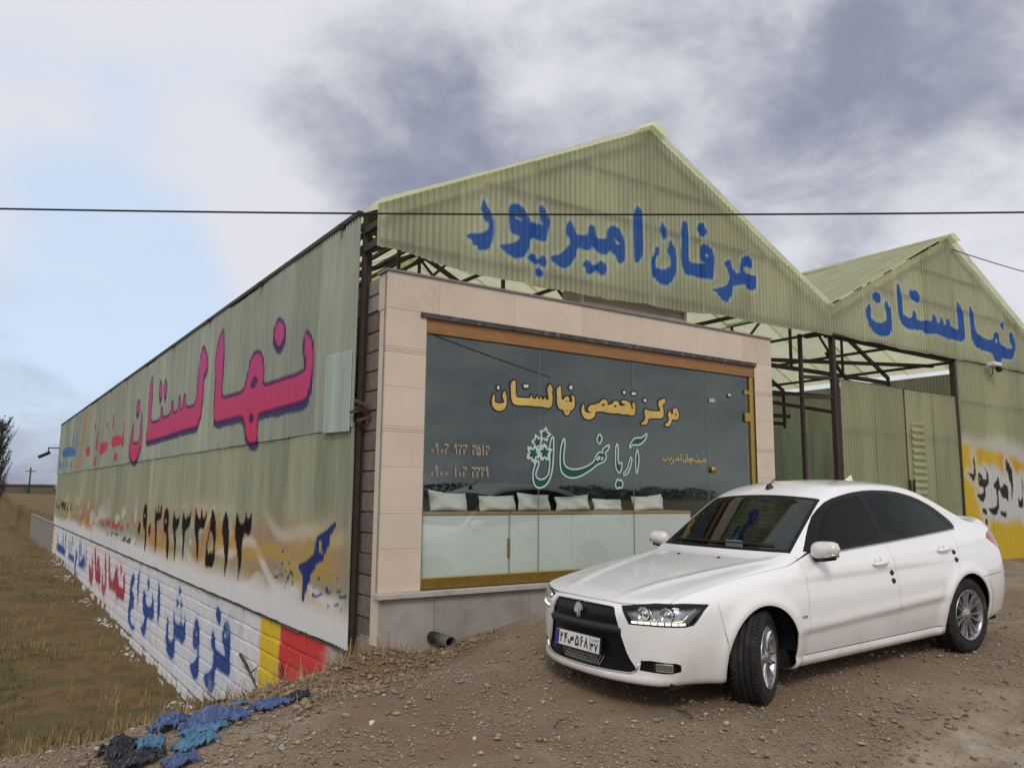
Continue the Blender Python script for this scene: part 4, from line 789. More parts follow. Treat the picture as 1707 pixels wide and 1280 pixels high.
def digits(txt, x0, z0, w, h, lw, mat, y, parent, name='digit'):
    for i, ch in enumerate(txt):
        if ch == ' ': continue
        V_, F_ = [], []
        for st in DIG[ch]:
            a = np.array([(x0+(i+q[0]*.86)*w, z0+q[1]*h) for q in st]); V, F = loop_ribbon(a, lw, False); b = len(V_); V_ += list(V); F_ += [tuple(k+b for k in f) for f in F]
        glass_piece(name, V_, F_, mat, y, parent)
digits('0903 923 3513', .575, 1.905, .0545, .105, .0085, 'vinyl_dull', GY_-.0014, panes[0], 'digit')
digits('0900 103 3329', .575, 1.680, .0545, .105, .0085, 'vinyl_dull', GY_-.0014, panes[0], 'digit')
# small line of gold script left of the door handle
scr = [[(0, .3), (.03, .05), (.08, .0), (.12, .25)], [(.14, .3), (.18, .1), (.22, .12), (.24, .5)], [(.20, -.3), (.24, -.3)], [(.28, .3), (.30, 0), (.26, -.2)], [(.33, .2), (.38, .1), (.42, .4), (.43, .1), (.48, .15)], [(.50, .9), (.50, .05)],
       [(.55, .3), (.56, -.05), (.62, -.05), (.63, .4)], [(.59, .75), (.61, .75)], [(.66, .9), (.67, .05), (.72, .1), (.74, .35), (.70, .3)], [(.76, .4), (.77, 0), (.74, -.25)], [(.78, .1), (.82, .2), (.80, .5)],
       [(.86, .25), (.90, .05), (.96, .05), (.98, .35)], [(.91, .7), (.94, .7)], [(1.0, .2), (1.02, -.2)], [(1.04, .1), (1.10, .12), (1.11, .4)], [(1.12, .1), (1.17, .1), (1.19, .45), (1.15, .3)], [(1.06, -.3), (1.10, -.3)]]
V_, F_ = [], []
for st in scr:
    a = np.array([(3.795+q[0]*.65, 1.935+q[1]*.105) for q in st]); V, F = loop_ribbon(a, .007, False); b = len(V_); V_ += list(V); F_ += [tuple(k+b for k in f) for f in F]
glass_piece('script_line', V_, F_, 'vinyl_gold', GY_-.0014, panes[2])
# door fittings
def knob(x, z, r, mat): MB().lathe([(0, -.05), (r*.8, -.045), (r, -.03), (r*.7, -.012), (r*.4, -.008), (r*.4, 0), (0, 0)], 16, 'y', (x, GY_, z)).build('door_knob', M[mat], panes[3], True)
knob(4.68, 1.84, .045, 'gold')
for x, z in ((4.70, 2.74), (5.40, 2.90), (4.70, .95)): MB().box(x-.055, GY_-.016, z-.028, x+.055, GY_-.0005, z+.028, .004).build('patch_fitting', M['steel' if x < 5 else 'gold'], panes[3])
MB().box(5.335, GY_-.03, 2.50, 5.45, GY_-.0008, 2.62, .006).build('hinge', M['gold'], panes[3])
MB().lathe([(0, -.02), (.028, -.018), (.03, 0), (0, 0)], 14, 'y', (5.05, GY_-.0005, 2.83)).build('door_stop', M['steel'], panes[3], True)
# white low cabinets right behind the glass, cushions on top
cabx = [(.50, 1.565), (1.59, 2.42), (2.425, 3.36), (3.365, 4.32)]
for i, (a, b) in enumerate(cabx):
    C_ = empty('bench_cabinet', (0, 0, 0), ['low white bench cabinet behind the glass, at the left end of the shop window', 'narrow low white bench cabinet, second from the left behind the shop window', 'low white bench cabinet, third from the left behind the shop window', 'rightmost low white bench cabinet behind the shop window, next to the glass door'][i], 'cabinet', 'low white cabinets behind the glass')
    MB().box(a, -.42, .60, b, .10, 1.295, .004).build('carcass', M['white_lam'], C_); MB().box(a-.0, -.432, 1.297, b, .11, 1.325, .003).build('wooden_top', M['wood'], C_)
    if i == 0: MB().box(b-.02, -.428, .85, b+.012, -.421, 1.05).build('latch', M['gold'], C_)
def cushion(cx, w, h, lean, skew, lab, i):
    n = 14; V = []; F = []
    for s in (0, 1):
        for a in range(n+1):
            for b in range(n+1):
                u = a/n*2-1; v = b/n*2-1; puff = ((1-u**4)*(1-v**4))**.6; pin = 1-.16*(1-abs(u*v))*(abs(u)**3+abs(v)**3)*.5
                corner = .10*max(0, (u*skew))*max(0, v)*h
                x = u*w/2*pin; z = h/2+v*h/2*pin+corner+.04*h*u*skew; y = (1 if s else -1)*.085*puff+.01*math.sin(5*u+3*v+i)
                V.append((x, y+lean*z, z))
    m = (n+1)**2
    for s in (0, 1):
        for a in range(n):
            for b in range(n):
                q = (s*m+a*(n+1)+b, s*m+(a+1)*(n+1)+b, s*m+(a+1)*(n+1)+b+1, s*m+a*(n+1)+b+1); F.append(q if not s else q[::-1])
    o = link('cushion', mesh('cushion', V, F, M['cushion'], True)); o.location = (cx, -.22, 1.322); tag(o, lab, 'cushion', 'cushions along the bench')
for i, (cx, w, h, sk, lab) in enumerate(((.95, .46, .20, -1.0, 'white cushion with high left corner, leftmost behind the shop glass'), (1.56, .48, .17, .2, 'flat white cushion, second from the left behind the shop glass'), (2.05, .44, .19, -.8, 'white cushion behind the glass, under the pale leaves of the green logo'),
        (2.60, .50, .17, 1.0, 'white cushion with raised right corner, fourth from the left behind the shop glass'), (3.13, .44, .14, -.4, 'low white cushion, fifth from the left behind the shop glass'), (3.80, .52, .18, 1.1, 'white cushion with high right corner, rightmost behind the shop glass'))):
    cushion(cx, w, h, .25, sk, lab, i)
# drain pipe stub by the plinth
pz = gz(.62, -.72)
DP = empty('drain_pipe', (.62, -.72, pz), 'broken grey drain pipe stub poking out of the soil below the shop window', 'pipe')
MB().lathe([(.055, -.16), (.058, -.16), (.058, .05), (.050, .05), (.050, -.16), (.055, -.16)], 18, 'y').build('pipe_end', M['pipe'], DP, True, (0, 0, .07))
MB().tube([(0, .03, .07), (-.02, .10, .08), (-.03, .16, .08)], .054, 12).build('elbow', M['black_plastic'], DP, True, (0, 0, 0))
# cream ribbed box on the shop roof
RB = empty('ribbed_box', (3.55, -.13, ZC+.03), 'cream ribbed metal box lying on the shop roof under the blue lettered gable', 'box')
b = MB(); n = 24
prof = [(-.16, 0), (-.18, .02), (-.175, .09)]
for i in range(5): z = .09+i*.032; prof += [(-.17+i*.004, z), (-.150+i*.004, z+.008), (-.150+i*.004, z+.024), (-.17+i*.004, z+.032)]
prof += [(-.14, .27), (.16, .27), (.18, 0)]
V = [(x, p[0], p[1]) for x in (-.85, .85) for p in prof]; m = len(prof)
b.add(V, [(i, (i+1) % m, m+(i+1) % m, m+i)[::-1] for i in range(m)]+[tuple(range(m)), tuple(range(2*m-1, m-1, -1))]); b.build('ribbed_shell', M['cream_metal'], RB, loc=(0, 0, 0))
for sx in (-.9, .851): MB().box(sx, -.185, 0, sx+.045, .185, .285, .004).build('end_plate', M['cream_metal'], RB, loc=(0, 0, 0))

# ------------------------------------------------------------------ the two gate leaves
for (xa, xb, nm, lab) in ((7.76, 9.50, 0, 'left leaf of the olive corrugated sheet gate beside the brown post'), (9.58, 11.20, 1, 'right leaf of the corrugated sheet gate, with a strip of horizontal ribs')):
    G = empty('gate_leaf', (0, 0, 0), lab, 'gate', 'gate leaves')
    zb, zt = .38, 3.30-.0*nm
    for a, b_, n_ in (((xa, zb), (xa, zt), 'frame_stile'), ((xb, zb), (xb, zt), 'frame_stile'), ((xa, zb), (xb, zb), 'frame_rail'), ((xa, zt), (xb, zt), 'frame_rail'), ((xa, 2.55), (xb, 2.55), 'frame_rail'), ((xa, 1.45), (xb, 1.45), 'frame_rail')):
        MB().bar((a[0], -.30+.002*(n_ == 'frame_rail'), a[1]), (b_[0], -.30+.002*(n_ == 'frame_rail'), b_[1]), .045, .045).build(n_, M['rust'], G)
    x = xa+.01
    xs_ = np.linspace(xa+.01, xb-.01, 3)
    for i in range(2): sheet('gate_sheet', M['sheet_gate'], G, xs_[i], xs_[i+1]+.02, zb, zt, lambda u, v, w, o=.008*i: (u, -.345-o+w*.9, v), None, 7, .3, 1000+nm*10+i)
    if nm:
        u = np.linspace(.45, 2.75, 240); zz_ = u; w = .016*np.sin(u*2*math.pi/.115); xx = np.array([9.66, 9.70, 10.02, 10.04]); I = np.arange(len(u)*4).reshape(len(u), 4)
        V = np.stack([np.broadcast_to(xx, (len(u), 4)), -.385+np.broadcast_to(w[:, None], (len(u), 4)), np.broadcast_to(u[:, None], (len(u), 4))], -1).reshape(-1, 3)
        link('ribbed_strip', fast_mesh('ribbed_strip', V, np.stack([I[:-1, :-1], I[:-1, 1:], I[1:, 1:], I[1:, :-1]], -1).reshape(-1, 4), M['sheet_gate']), G)
    MB().bar((xa+.02 if nm else xb-.02, -.40, 1.6), (xa+.02 if nm else xb-.02, -.40, 1.8), .03).build('handle', M['rust_dark'], G)

# ------------------------------------------------------------------ the white saloon car
def car_paint():
    m, nt, out = material('white_car_paint'); p = nt.nodes.new('ShaderNodeBsdfPrincipled'); nt.links.new(p.outputs[0], out.inputs[0])
    n = add_noise(nt, 2.5, 5, .6); tc = nt.nodes.new('ShaderNodeTexCoord'); sp = nt.nodes.new('ShaderNodeSeparateXYZ'); nt.links.new(tc.outputs['Object'], sp.inputs[0])
    mr = nt.nodes.new('ShaderNodeMapRange'); nt.links.new(sp.outputs[2], mr.inputs[0]); mr.inputs[1].default_value = .20; mr.inputs[2].default_value = .55; mr.inputs[3].default_value = .75; mr.inputs[4].default_value = 0
    mm = nt.nodes.new('ShaderNodeMath'); mm.operation = 'MULTIPLY'; nt.links.new(mr.outputs[0], mm.inputs[0]); nt.links.new(ramp_node(nt, n, [(.35, (.1, .1, .1)), (.7, (.9, .9, .9))]), mm.inputs[1])
    c = mixc(nt, mm.outputs[0], (.86, .86, .85), (.46, .40, .33)); nt.links.new(c, p.inputs['Base Color'])   # road dust low down
    p.inputs['Roughness'].default_value = .28; p.inputs['Coat Weight'].default_value = 1.0; p.inputs['Coat Roughness'].default_value = .06
    return m
M['paint'] = car_paint()
M['liner'] = pbr('black_car_liner', (.010, .010, .011), .8, .2, 6)
M['trim'] = pbr('gloss_black_trim', (.008, .008, .009), .35, .1, 6, spec=.22)
M['car_glass'] = glass_mat('tinted_windscreen', (.55, .61, .60), 0, 1.8)
M['dark_glass'] = glass_mat('dark_tint_side_glass', (.06, .063, .068), 0, 1.36)
M['lamp_glass'] = glass_mat('clear_lamp_lens', (.93, .95, .95), 0, 1.45)
M['chrome'] = pbr('chrome', (.72, .73, .75), .12, .05, 5, metal=1)
M['emblem'] = pbr('pale_emblem', (.62, .63, .65), .3, .05, 5, metal=.2)
M['silver'] = pbr('satin_alloy', (.42, .42, .43), .32, .12, 7, metal=.85, dirt=((.2, .17, .14), 6, .5, .4))
M['lampgrey'] = pbr('lamp_housing', (.42, .43, .45), .3, .2, 9, metal=.6)
M['rubber'] = pbr('tyre_rubber', (.017, .016, .016), .85, .3, 14, bump=.2, bscale=90, dirt=((.085, .072, .06), 6, .50, .55))
M['tail'] = pbr('red_lamp', (.28, .02, .02), .15, .15, 6, coat=.6)
M['drl'] = emit_mat('daytime_running_light', (1.0, .93, .72), 2.2)
M['seat'] = pbr('grey_seat_cloth', (.055, .055, .060), .9, .2, 9)
M['plate_white'] = pbr('plate_white', (.70, .70, .67), .4, .05, 6)
M['plate_blue'] = pbr('plate_blue', (.015, .03, .28), .4, .1, 6)
M['paper'] = pbr('pale_paper', (.62, .68, .66), .8, .1, 12)
M['orange'] = pbr('amber_lens', (.55, .20, .03), .2, .1, 6)

def smooth_tab(pts, width):
    xs_ = np.linspace(pts[0][0]-.6, pts[-1][0]+.6, 1400); v = np.interp(xs_, [p[0] for p in pts], [p[1] for p in pts])
    n = max(1, int(width/(xs_[1]-xs_[0]))); k = np.hanning(n*2+3); k /= k.sum(); vp = np.concatenate([np.full(n+1, v[0]), v, np.full(n+1, v[-1])])
    return xs_, np.convolve(vp, k, 'valid')
T_TOP = smooth_tab([(-1.0, .655), (-.86, .715), (-.74, .765), (-.45, .825), (-.1, .880), (.3, .930), (.55, .965), (.9, .985), (2.4, 1.035), (2.9, 1.065), (3.2, 1.085), (3.42, 1.095), (3.56, 1.115), (3.8, 1.12)], .12)
T_W = smooth_tab([(-1.0, .60), (-.88, .70), (-.72, .775), (-.45, .822), (-.1, .845), (.5, .855), (1.3, .860), (2.6, .858), (3.0, .845), (3.35, .805), (3.55, .74), (3.7, .66)], .16)
T_ROOF = smooth_tab([(.8, 1.43), (1.06, 1.472), (1.40, 1.500), (1.75, 1.507), (2.12, 1.492), (2.45, 1.452), (2.7, 1.385), (3.0, 1.28)], .25)
def tab(t, x): return np.interp(x, t[0], t[1])
def smax(a, b, k): h = np.clip(.5+.5*(a-b)/k, 0, 1); return b*(1-h)+a*h+k*h*(1-h)
def smin(a, b, k): return -smax(-a, -b, k)
AX = (0.06, 2.67); WR = .312
def car_F(x, y, z):
    ay = np.abs(y); W = tab(T_W, x)
    s = z-.60
    side = W-np.where(s > 0, .135*(s/.42)**2, .085*(s/.42)**2)
    for ax in AX:                                            # flared lips round the wheel arches
        r = np.hypot(x-ax, z-.315); side = side+.022*np.exp(-((r-.375)/.055)**2)
    cl = z-(.455+.035*(x-.4)); side = side+.010*np.exp(-(cl/.05)**2)*ss(.35, .55, x)*ss(2.35, 2.2, x)
    side = side-.012*ss(.0, -.06, cl)*ss(.3, .5, x)*ss(2.4, 2.2, x)
    side = side+.020*ss(.27, .22, z)*ss(.35, .42, x)*ss(2.32, 2.25, x)      # sill skirt
    sh = z-(.835+.035*(x-.5)); side = side+.008*np.exp(-(sh/.035)**2)*ss(-.3, .1, x)
    f_side = (ay-side)*.95
    crown = .022*(ay/.7)**2+.10*np.clip((ay-.62)/.3, 0, 1)**2
    bon = .012*np.exp(-((ay-(.30+.25*(x+.8)))/.05)**2)*ss(.9, .2, x)*ss(-.85, -.5, x)
    f_top = (z-(tab(T_TOP, x)-crown*np.where(x < .9, 1, .8)+bon))*.97
    xf = -.915+.20*(ay/.72)**2.4+.30*np.clip(z-.60, 0, 1)**1.6+.10*np.clip(.24-z, 0, 1)
    xf = xf-.016*np.exp(-((z-.215)/.05)**2)                 # lower bumper lip
    f_front = (xf-x)*.9
    xr = 3.665-.16*(ay/.72)**2.6-.16*np.clip(z-.80, 0, 1)**1.3*1.0-.25*np.clip(.45-z, 0, 1)
    f_rear = (x-xr)*.95
    zb = .172+.10*np.clip((x-2.9)/.7, 0, 1)+.030*ss(-.2, -.6, x)
    low = smax(smax(f_side, f_top, .085), smax(f_front, f_rear, .02), .075); low = smax(low, zb-z, .05)
    # cabin
    xe = x-.22*ay**2; ws = (z-(.948+(xe-.425)*.665))*.833
    xr2 = x+.16*ay**2; rw = (z-(1.075+(3.255-xr2)*.50))*.895
    rf = (z-(tab(T_ROOF, x)-.055*(ay/.55)**2))*.98
    gs = (ay-(.785-.415*(z-.93)-.050*np.clip((x-1.7)/1.1, 0, 2)**2-.03*np.clip((1.1-x)/.6, 0, 2)**2))*.915
    cab = smax(smax(ws, rw, .05), rf, .12); cab = smax(cab, gs, .075); cab = smax(cab, .80-z, .05)
    F = smin(low, cab, .045)
    return F
def car_grad(P, e=.002):
    x, y, z = P.T; return np.stack([(car_F(x+e, y, z)-car_F(x-e, y, z)), (car_F(x, y+e, z)-car_F(x, y-e, z)), (car_F(x, y, z+e)-car_F(x, y, z-e))], 1)/(2*e)
def surface_nets(h=.024):
    xs_ = np.arange(-1.0, 3.76, h); yy = np.arange(-.95, .951, h); zs = np.arange(.10, 1.54, h)
    G = car_F(xs_[:, None, None], yy[None, :, None], zs[None, None, :]); S = G < 0
    nx_, ny_, nz_ = G.shape; acc = np.zeros((nx_-1, ny_-1, nz_-1, 3)); cnt = np.zeros((nx_-1, ny_-1, nz_-1))
    for ax in range(3):
        a = [slice(None)]*3; b = [slice(None)]*3; a[ax] = slice(0, -1); b[ax] = slice(1, None)
        g0, g1 = G[tuple(a)], G[tuple(b)]; cr = (g0 < 0) != (g1 < 0); t = np.where(cr, g0/(g0-g1+1e-12), 0)
        o = [q for q in range(3) if q != ax]
        for d0 in (0, 1):
            for d1 in (0, 1):
                sl = [slice(None)]*3; sl[o[0]] = slice(d0, d0+acc.shape[o[0]]); sl[o[1]] = slice(d1, d1+acc.shape[o[1]])
                c = cr[tuple(sl)]; tt = t[tuple(sl)]; off = np.zeros(acc.shape); off[..., ax] = tt; off[..., o[0]] = d0; off[..., o[1]] = d1
                acc += off*c[..., None]; cnt += c
    act = cnt > 0; ids = -np.ones(act.shape, int); ids[act] = np.arange(act.sum())
    I = np.argwhere(act); Vx = np.array([xs_[0], yy[0], zs[0]])+(I+acc[act]/cnt[act][:, None])*h
    Q = []
    for ax in range(3):
        o = [q for q in range(3) if q != ax]; a = [slice(1, -1)]*3; b = [slice(1, -1)]*3; a[ax] = slice(0, -1); b[ax] = slice(1, None)
        s0, s1 = S[tuple(a)], S[tuple(b)]; E = np.argwhere(s0 != s1); flip = s0[s0 != s1]
        base = E.copy(); base[:, o[0]] += 1; base[:, o[1]] += 1
        def cell(d0, d1):
            c = base.copy(); c[:, o[0]] -= d0; c[:, o[1]] -= d1; return ids[c[:, 0], c[:, 1], c[:, 2]]
        q = np.stack([cell(0, 0), cell(1, 0), cell(1, 1), cell(0, 1)], 1)
        if ax == 1: flip = ~flip
        q[~flip] = q[~flip][:, ::-1]; Q.append(q)
    Q = np.concatenate(Q); Q = Q[(Q >= 0).all(1)]
    for _ in range(4):
        g = car_grad(Vx); f = car_F(*Vx.T); Vx = Vx-(f/np.maximum((g*g).sum(1), .05))[:, None]*g*.9
    return Vx, np.concatenate([Q[:, [0, 1, 2]], Q[:, [0, 2, 3]]])
def cut(V, T, g):
    """split triangles along the zero line of g(points)"""
    gv = g(V); gv = np.where(np.abs(gv) < 1e-5, 1e-5, gv); s = gv[T] > 0; mixed = s.any(1) & ~s.all(1)
    keep = T[~mixed]; newV = []; em = {}; out = []; nb = len(V)
    for tri in T[mixed]:
        a, b, c = (int(q) for q in tri); sa, sb, sc = gv[a] > 0, gv[b] > 0, gv[c] > 0
        if sb == sc: pass
        elif sa == sc: a, b, c = b, c, a
        else: a, b, c = c, a, b
        def mid(i, j):
            k = (i, j) if i < j else (j, i)
            if k not in em:
                t = gv[k[0]]/(gv[k[0]]-gv[k[1]]); em[k] = nb+len(newV); newV.append(V[k[0]]*(1-t)+V[k[1]]*t)
            return em[k]
        p, q = mid(a, b), mid(a, c); out += [(a, p, q), (p, b, c), (p, c, q)]
    if newV: V = np.concatenate([V, np.array(newV)]); T = np.concatenate([keep, np.array(out)])
    return V, T
def sdpoly(u, v, pts):
    a = np.array(pts, float); b = np.roll(a, -1, 0); d2 = np.full(u.shape, 1e9); ins = np.zeros(u.shape, bool)
    for (x0, y0), (x1, y1) in zip(a, b):
        ex, ey = x1-x0, y1-y0; t = np.clip(((u-x0)*ex+(v-y0)*ey)/(ex*ex+ey*ey), 0, 1); d2 = np.minimum(d2, (u-x0-t*ex)**2+(v-y0-t*ey)**2)
        if y0 != y1: ins ^= ((y0 > v) != (y1 > v)) & (u < ex*(v-y0)/(y1-y0)+x0)
    return np.sqrt(d2)*np.where(ins, -1, 1)
DLO = chaikin(np.array([(.605, .945), (.80, 1.125), (.98, 1.262), (1.16, 1.350), (1.44, 1.395), (1.74, 1.412), (2.08, 1.396), (2.38, 1.330), (2.60, 1.235), (2.79, 1.110), (2.835, 1.046), (2.72, 1.033), (1.65, .990)]), 1)
FP = chaikin(np.array([(.775, .988), (.89, 1.115), (1.03, 1.240), (1.19, 1.323), (1.44, 1.364), (1.57, 1.376), (1.605, 1.03), (1.59, 1.012)]), 1)
RP = chaikin(np.array([(1.655, 1.018), (1.66, 1.379), (1.75, 1.384), (2.06, 1.367), (2.33, 1.307), (2.54, 1.216), (2.71, 1.100), (2.745, 1.058), (2.68, 1.050)]), 1)
gsel = lambda f: (lambda V: f(V[:, 0], V[:, 1], V[:, 2]))
sidecond = lambda y: .40-np.abs(y)
C = {}
C['dlo'] = lambda x, y, z: np.maximum(sdpoly(x, z, DLO), sidecond(y))
C['fpane'] = lambda x, y, z: np.maximum(sdpoly(x, z, FP), sidecond(y))
C['rpane'] = lambda x, y, z: np.maximum(sdpoly(x, z, RP), sidecond(y))
def g_ws(x, y, z, m=0.0):
    ay = np.abs(y); x0 = .470+.200*ay**2+m; x1 = 1.095+.10*ay**2-m; t = (x-.46)/.63
    return np.maximum(np.maximum((x0-x)*.85, (x-x1)*.85), np.maximum(ay-(.705-.135*t-m), .90-z))
C['ws'] = g_ws; C['ws_in'] = lambda x, y, z: g_ws(x, y, z, .035)
def g_rw(x, y, z, m=0.0):
    ay = np.abs(y); x0 = 2.60-.03*ay**2+m; x1 = 3.175-.16*ay**2-m; t = (x-2.6)/.57
    return np.maximum(np.maximum((x0-x)*.9, (x-x1)*.9), np.maximum(ay-(.485+.125*t-m), 1.0-z))
C['rw'] = g_rw; C['rw_in'] = lambda x, y, z: g_rw(x, y, z, .03)
C['arch'] = lambda x, y, z: np.maximum(np.minimum(np.hypot(x-AX[0], z-.315)-.352, np.hypot(x-AX[1], z-.315)-.352), .50-np.abs(y))
def g_grille(x, y, z):
    return np.maximum(sdpoly(np.abs(y), z, chaikin(np.array([(-.2, .705), (.30, .700), (.345, .690), (.375, .62), (.41, .50), (.455, .38), (.515, .305), (.49, .285), (.40, .276), (-.2, .274)]), 1)), x+.45)
C['grille'] = g_grille
C['fog'] = lambda x, y, z: np.maximum(sdpoly(np.abs(y), z, [(.525, .300), (.540, .365), (.60, .372), (.735, .362), (.750, .350), (.742, .298), (.70, .290)]), x+.40)
HLQ = lambda x, y: np.abs(y)*.80+(x+.90)*.60
HL = [(.345, .706), (.385, .628), (.405, .592), (.79, .590), (.84, .600), (.905, .690), (.930, .722), (.78, .738), (.60, .738)]
C['headlight'] = lambda x, y, z: np.maximum(sdpoly(HLQ(x, y), z, HL), x+.10)
C['hoodf'] = lambda x, y, z: (z-(.722-.030*np.clip((np.abs(y)-.15)/.55, 0, 1)**2+.055*np.clip((HLQ(x, y)-.35)/.5, 0, 1)))      # over headlights: bonnet edge
C['hoods'] = lambda x, y, z: np.abs(y)-(.700+.050*np.clip((x+.55)/1.0, 0, 1))
C['doorf'] = lambda x, y, z: x-(.545+.10*np.clip(z-.78, -.2, .3)-.02*np.clip(.5-z, 0, 1))
C['doorm'] = lambda x, y, z: x-(1.635+.02*(z-.6))
RDB = np.array([(2.335, .2), (2.325, .32), (2.335, .44), (2.40, .58), (2.52, .70), (2.60, .80), (2.655, .95), (2.70, 1.08), (2.70, 1.6)])
C['doorb'] = lambda x, y, z: x-np.interp(z, RDB[:, 1], RDB[:, 0])
C['sill'] = lambda x, y, z: z-.262
C['bump'] = lambda x, y, z: x-(-.355+.20*(.70-z))
C['rbump'] = lambda x, y, z: z-(.62+.0*x)
C['boot'] = lambda x, y, z: np.abs(y)-(.625)
C['tail'] = lambda x, y, z: np.maximum(sdpoly(np.abs(y)*.8+(3.66-x)*.6, z, [(.36, .80), (.40, .985), (.60, 1.005), (.80, .965), (.86, .93), (.72, .80)]), 3.0-x)
def build_car_shell():
    V, T = surface_nets()
    gap = .0040
    for k in ('arch', 'dlo', 'fpane', 'rpane', 'ws', 'ws_in', 'rw', 'rw_in', 'grille', 'fog', 'headlight', 'tail'): V, T = cut(V, T, gsel(C[k]))
    def where(f): return f
    # shut lines, each only where that panel edge runs
    cond = {'hoodf': lambda x, y, z: (x < -.1) & (np.abs(y) < .86), 'hoods': lambda x, y, z: (x < .75) & (z > .68), 'doorf': lambda x, y, z: (np.abs(y) > .55) & (z < 1.0), 'doorm': lambda x, y, z: np.abs(y) > .5,
            'doorb': lambda x, y, z: (np.abs(y) > .5), 'sill': lambda x, y, z: (x > .30) & (x < 2.4) & (np.abs(y) > .6), 'bump': lambda x, y, z: (x < .1) & (z < .72) & (np.abs(y) > .55),
            'rbump': lambda x, y, z: x > 2.9, 'boot': lambda x, y, z: (x > 3.05) & (z > .60)}
    for k, cf in cond.items():
        for sgn in (-1, 1): V, T = cut(V, T, gsel(lambda x, y, z, k=k, s=sgn: np.where(cf(x, y, z), C[k](x, y, z)+s*gap, 9.0)))
    for _ in range(2):
        g = car_grad(V); f = car_F(*V.T); V = V-(f/np.maximum((g*g).sum(1), .05))[:, None]*g
    Nn = car_grad(V); Nn /= np.linalg.norm(Nn, axis=1)[:, None]+1e-9
    c = V[T].mean(1); x, y, z = c.T; ay = np.abs(y); lab = np.full(len(T), 'body', dtype='U16'); R = y > 0
    I = {k: C[k](x, y, z) for k in C}
    side = ay > .40
    lab[(x < .60) & (z > .60) & (I['hoodf'] > 0) & (I['hoods'] < 0) & (I['ws'] > 0) & (x < .52+.21*ay**2)] = 'bonnet'
    isfr = (x < -.02) & (I['bump'] < 0) & (lab != 'bonnet') & (z < .80) & ~((I['hoodf'] > 0) & (ay < .8)); lab[isfr] = 'bumper_front'
    dz = (I['sill'] > 0) & (ay > .5) & (I['arch'] > 0)
    fd = dz & (I['doorf'] > 0) & (I['doorm'] < 0) & (z < 1.40) & (I['dlo'] > -.5); belt = z < np.interp(x, [.6, 1.65, 2.8], [.948, .990, 1.035])
    lab[fd & belt] = 'door_front'; lab[dz & (I['doorm'] > 0) & (I['doorb'] < 0) & belt] = 'door_rear'
    lab[(x > 2.85) & (I['rbump'] < 0)] = 'bumper_rear'
    lab[(x > 3.05) & (I['boot'] < 0) & (I['rbump'] > 0) & (I['rw'] > 0)] = 'boot_lid'
    lab[I['headlight'] < 0] = 'headlight'; lab[I['tail'] < 0] = 'tail_light'; lab[I['grille'] < 0] = 'grille'; lab[I['fog'] < 0] = 'fog'
    lab[I['dlo'] < 0] = 'window_trim'; lab[I['fpane'] < 0] = 'pane_front'; lab[I['rpane'] < 0] = 'pane_rear'
    lab[I['ws'] < 0] = 'ws_frit'; lab[I['ws_in'] < 0] = 'windscreen'; lab[I['rw'] < 0] = 'rw_frit'; lab[I['rw_in'] < 0] = 'rear_window'
    lab[I['arch'] < 0] = 'drop'
    # drop the shut-line strips
    near = {'hoodf': (lab == 'bonnet') | (lab == 'bumper_front') | (lab == 'body'), 'doorf': None}
    for k, cf in cond.items():
        m = (np.abs(I[k]) < gap) & cf(x, y, z) & np.isin(lab, ['body', 'bonnet', 'bumper_front', 'bumper_rear', 'door_front', 'door_rear', 'boot_lid'])
        if k == 'hoods': m &= (I['hoodf'] > 0) & (I['ws'] > 0)
        if k == 'hoodf': m &= (I['hoods'] < .01)
        if k in ('doorf', 'doorm', 'doorb'): m &= (I['sill'] > -gap) & belt
        if k == 'sill': m &= (I['doorf'] > -gap) & (I['doorb'] < gap)
        if k == 'boot': m &= (I['rbump'] > -gap) & (I['rw'] > 0)
        lab[m] = 'drop'
    return V, T, Nn, lab, R
def sub_mesh(name, V, T, Nn, mat, off=0.0, flange=.0):
    u, inv = np.unique(T, return_inverse=True); t = inv.reshape(-1, 3); v = V[u]+Nn[u]*off; n = Nn[u]
    if flange:
        e = np.concatenate([t[:, [0, 1]], t[:, [1, 2]], t[:, [2, 0]]]); key = {}
        for a, b in e: key[(a, b)] = key.get((a, b), 0)+1
        bd = [(a, b) for (a, b) in key if (b, a) not in key]; m = {}
        vv = list(v); nn = list(n); tt = [tuple(q) for q in t]
        for a, b in bd:
            for q in (a, b):
                if q not in m: m[q] = len(vv); vv.append(v[q]-n[q]*flange); nn.append(n[q])
            tt += [(b, a, m[a]), (b, m[a], m[b])]
        v, n, t = np.array(vv), np.array(nn), np.array(tt)
    me = fast_mesh(name, v, t, mat, True)
    me.normals_split_custom_set_from_vertices([tuple(q) for q in n])
    return me
CAR_POS = (1.440, -2.930, .095); CAR_RZ = math.radians(-2.2); CAR_PITCH = math.radians(-2.3)
CAR = empty('car', CAR_POS, 'white saloon car parked with turned front wheels in front of the shop window', 'car'); CAR.rotation_euler = (0, CAR_PITCH, CAR_RZ); CAR.scale = (1.0, 1.0, 1.0)
def cpart(name, me, parent=None, loc=(0, 0, 0)):
    o = bpy.data.objects.new(name, me); COL.objects.link(o); o.parent = parent or CAR; o.location = loc; return o
def cmb(b, name, mat, parent=None, smooth=False, loc=(0, 0, 0)): return cpart(name, mesh(name, b.V, b.F, M[mat], smooth), parent, loc)
V, T, NN, LAB, RIGHT = build_car_shell()
def pick(l, side=None):
    m = LAB == l
    if side is not None: m = m & (RIGHT if side > 0 else ~RIGHT)
    return T[m]
body = cpart('body', sub_mesh('body', V, pick('body'), NN, M['paint'], 0, .012))
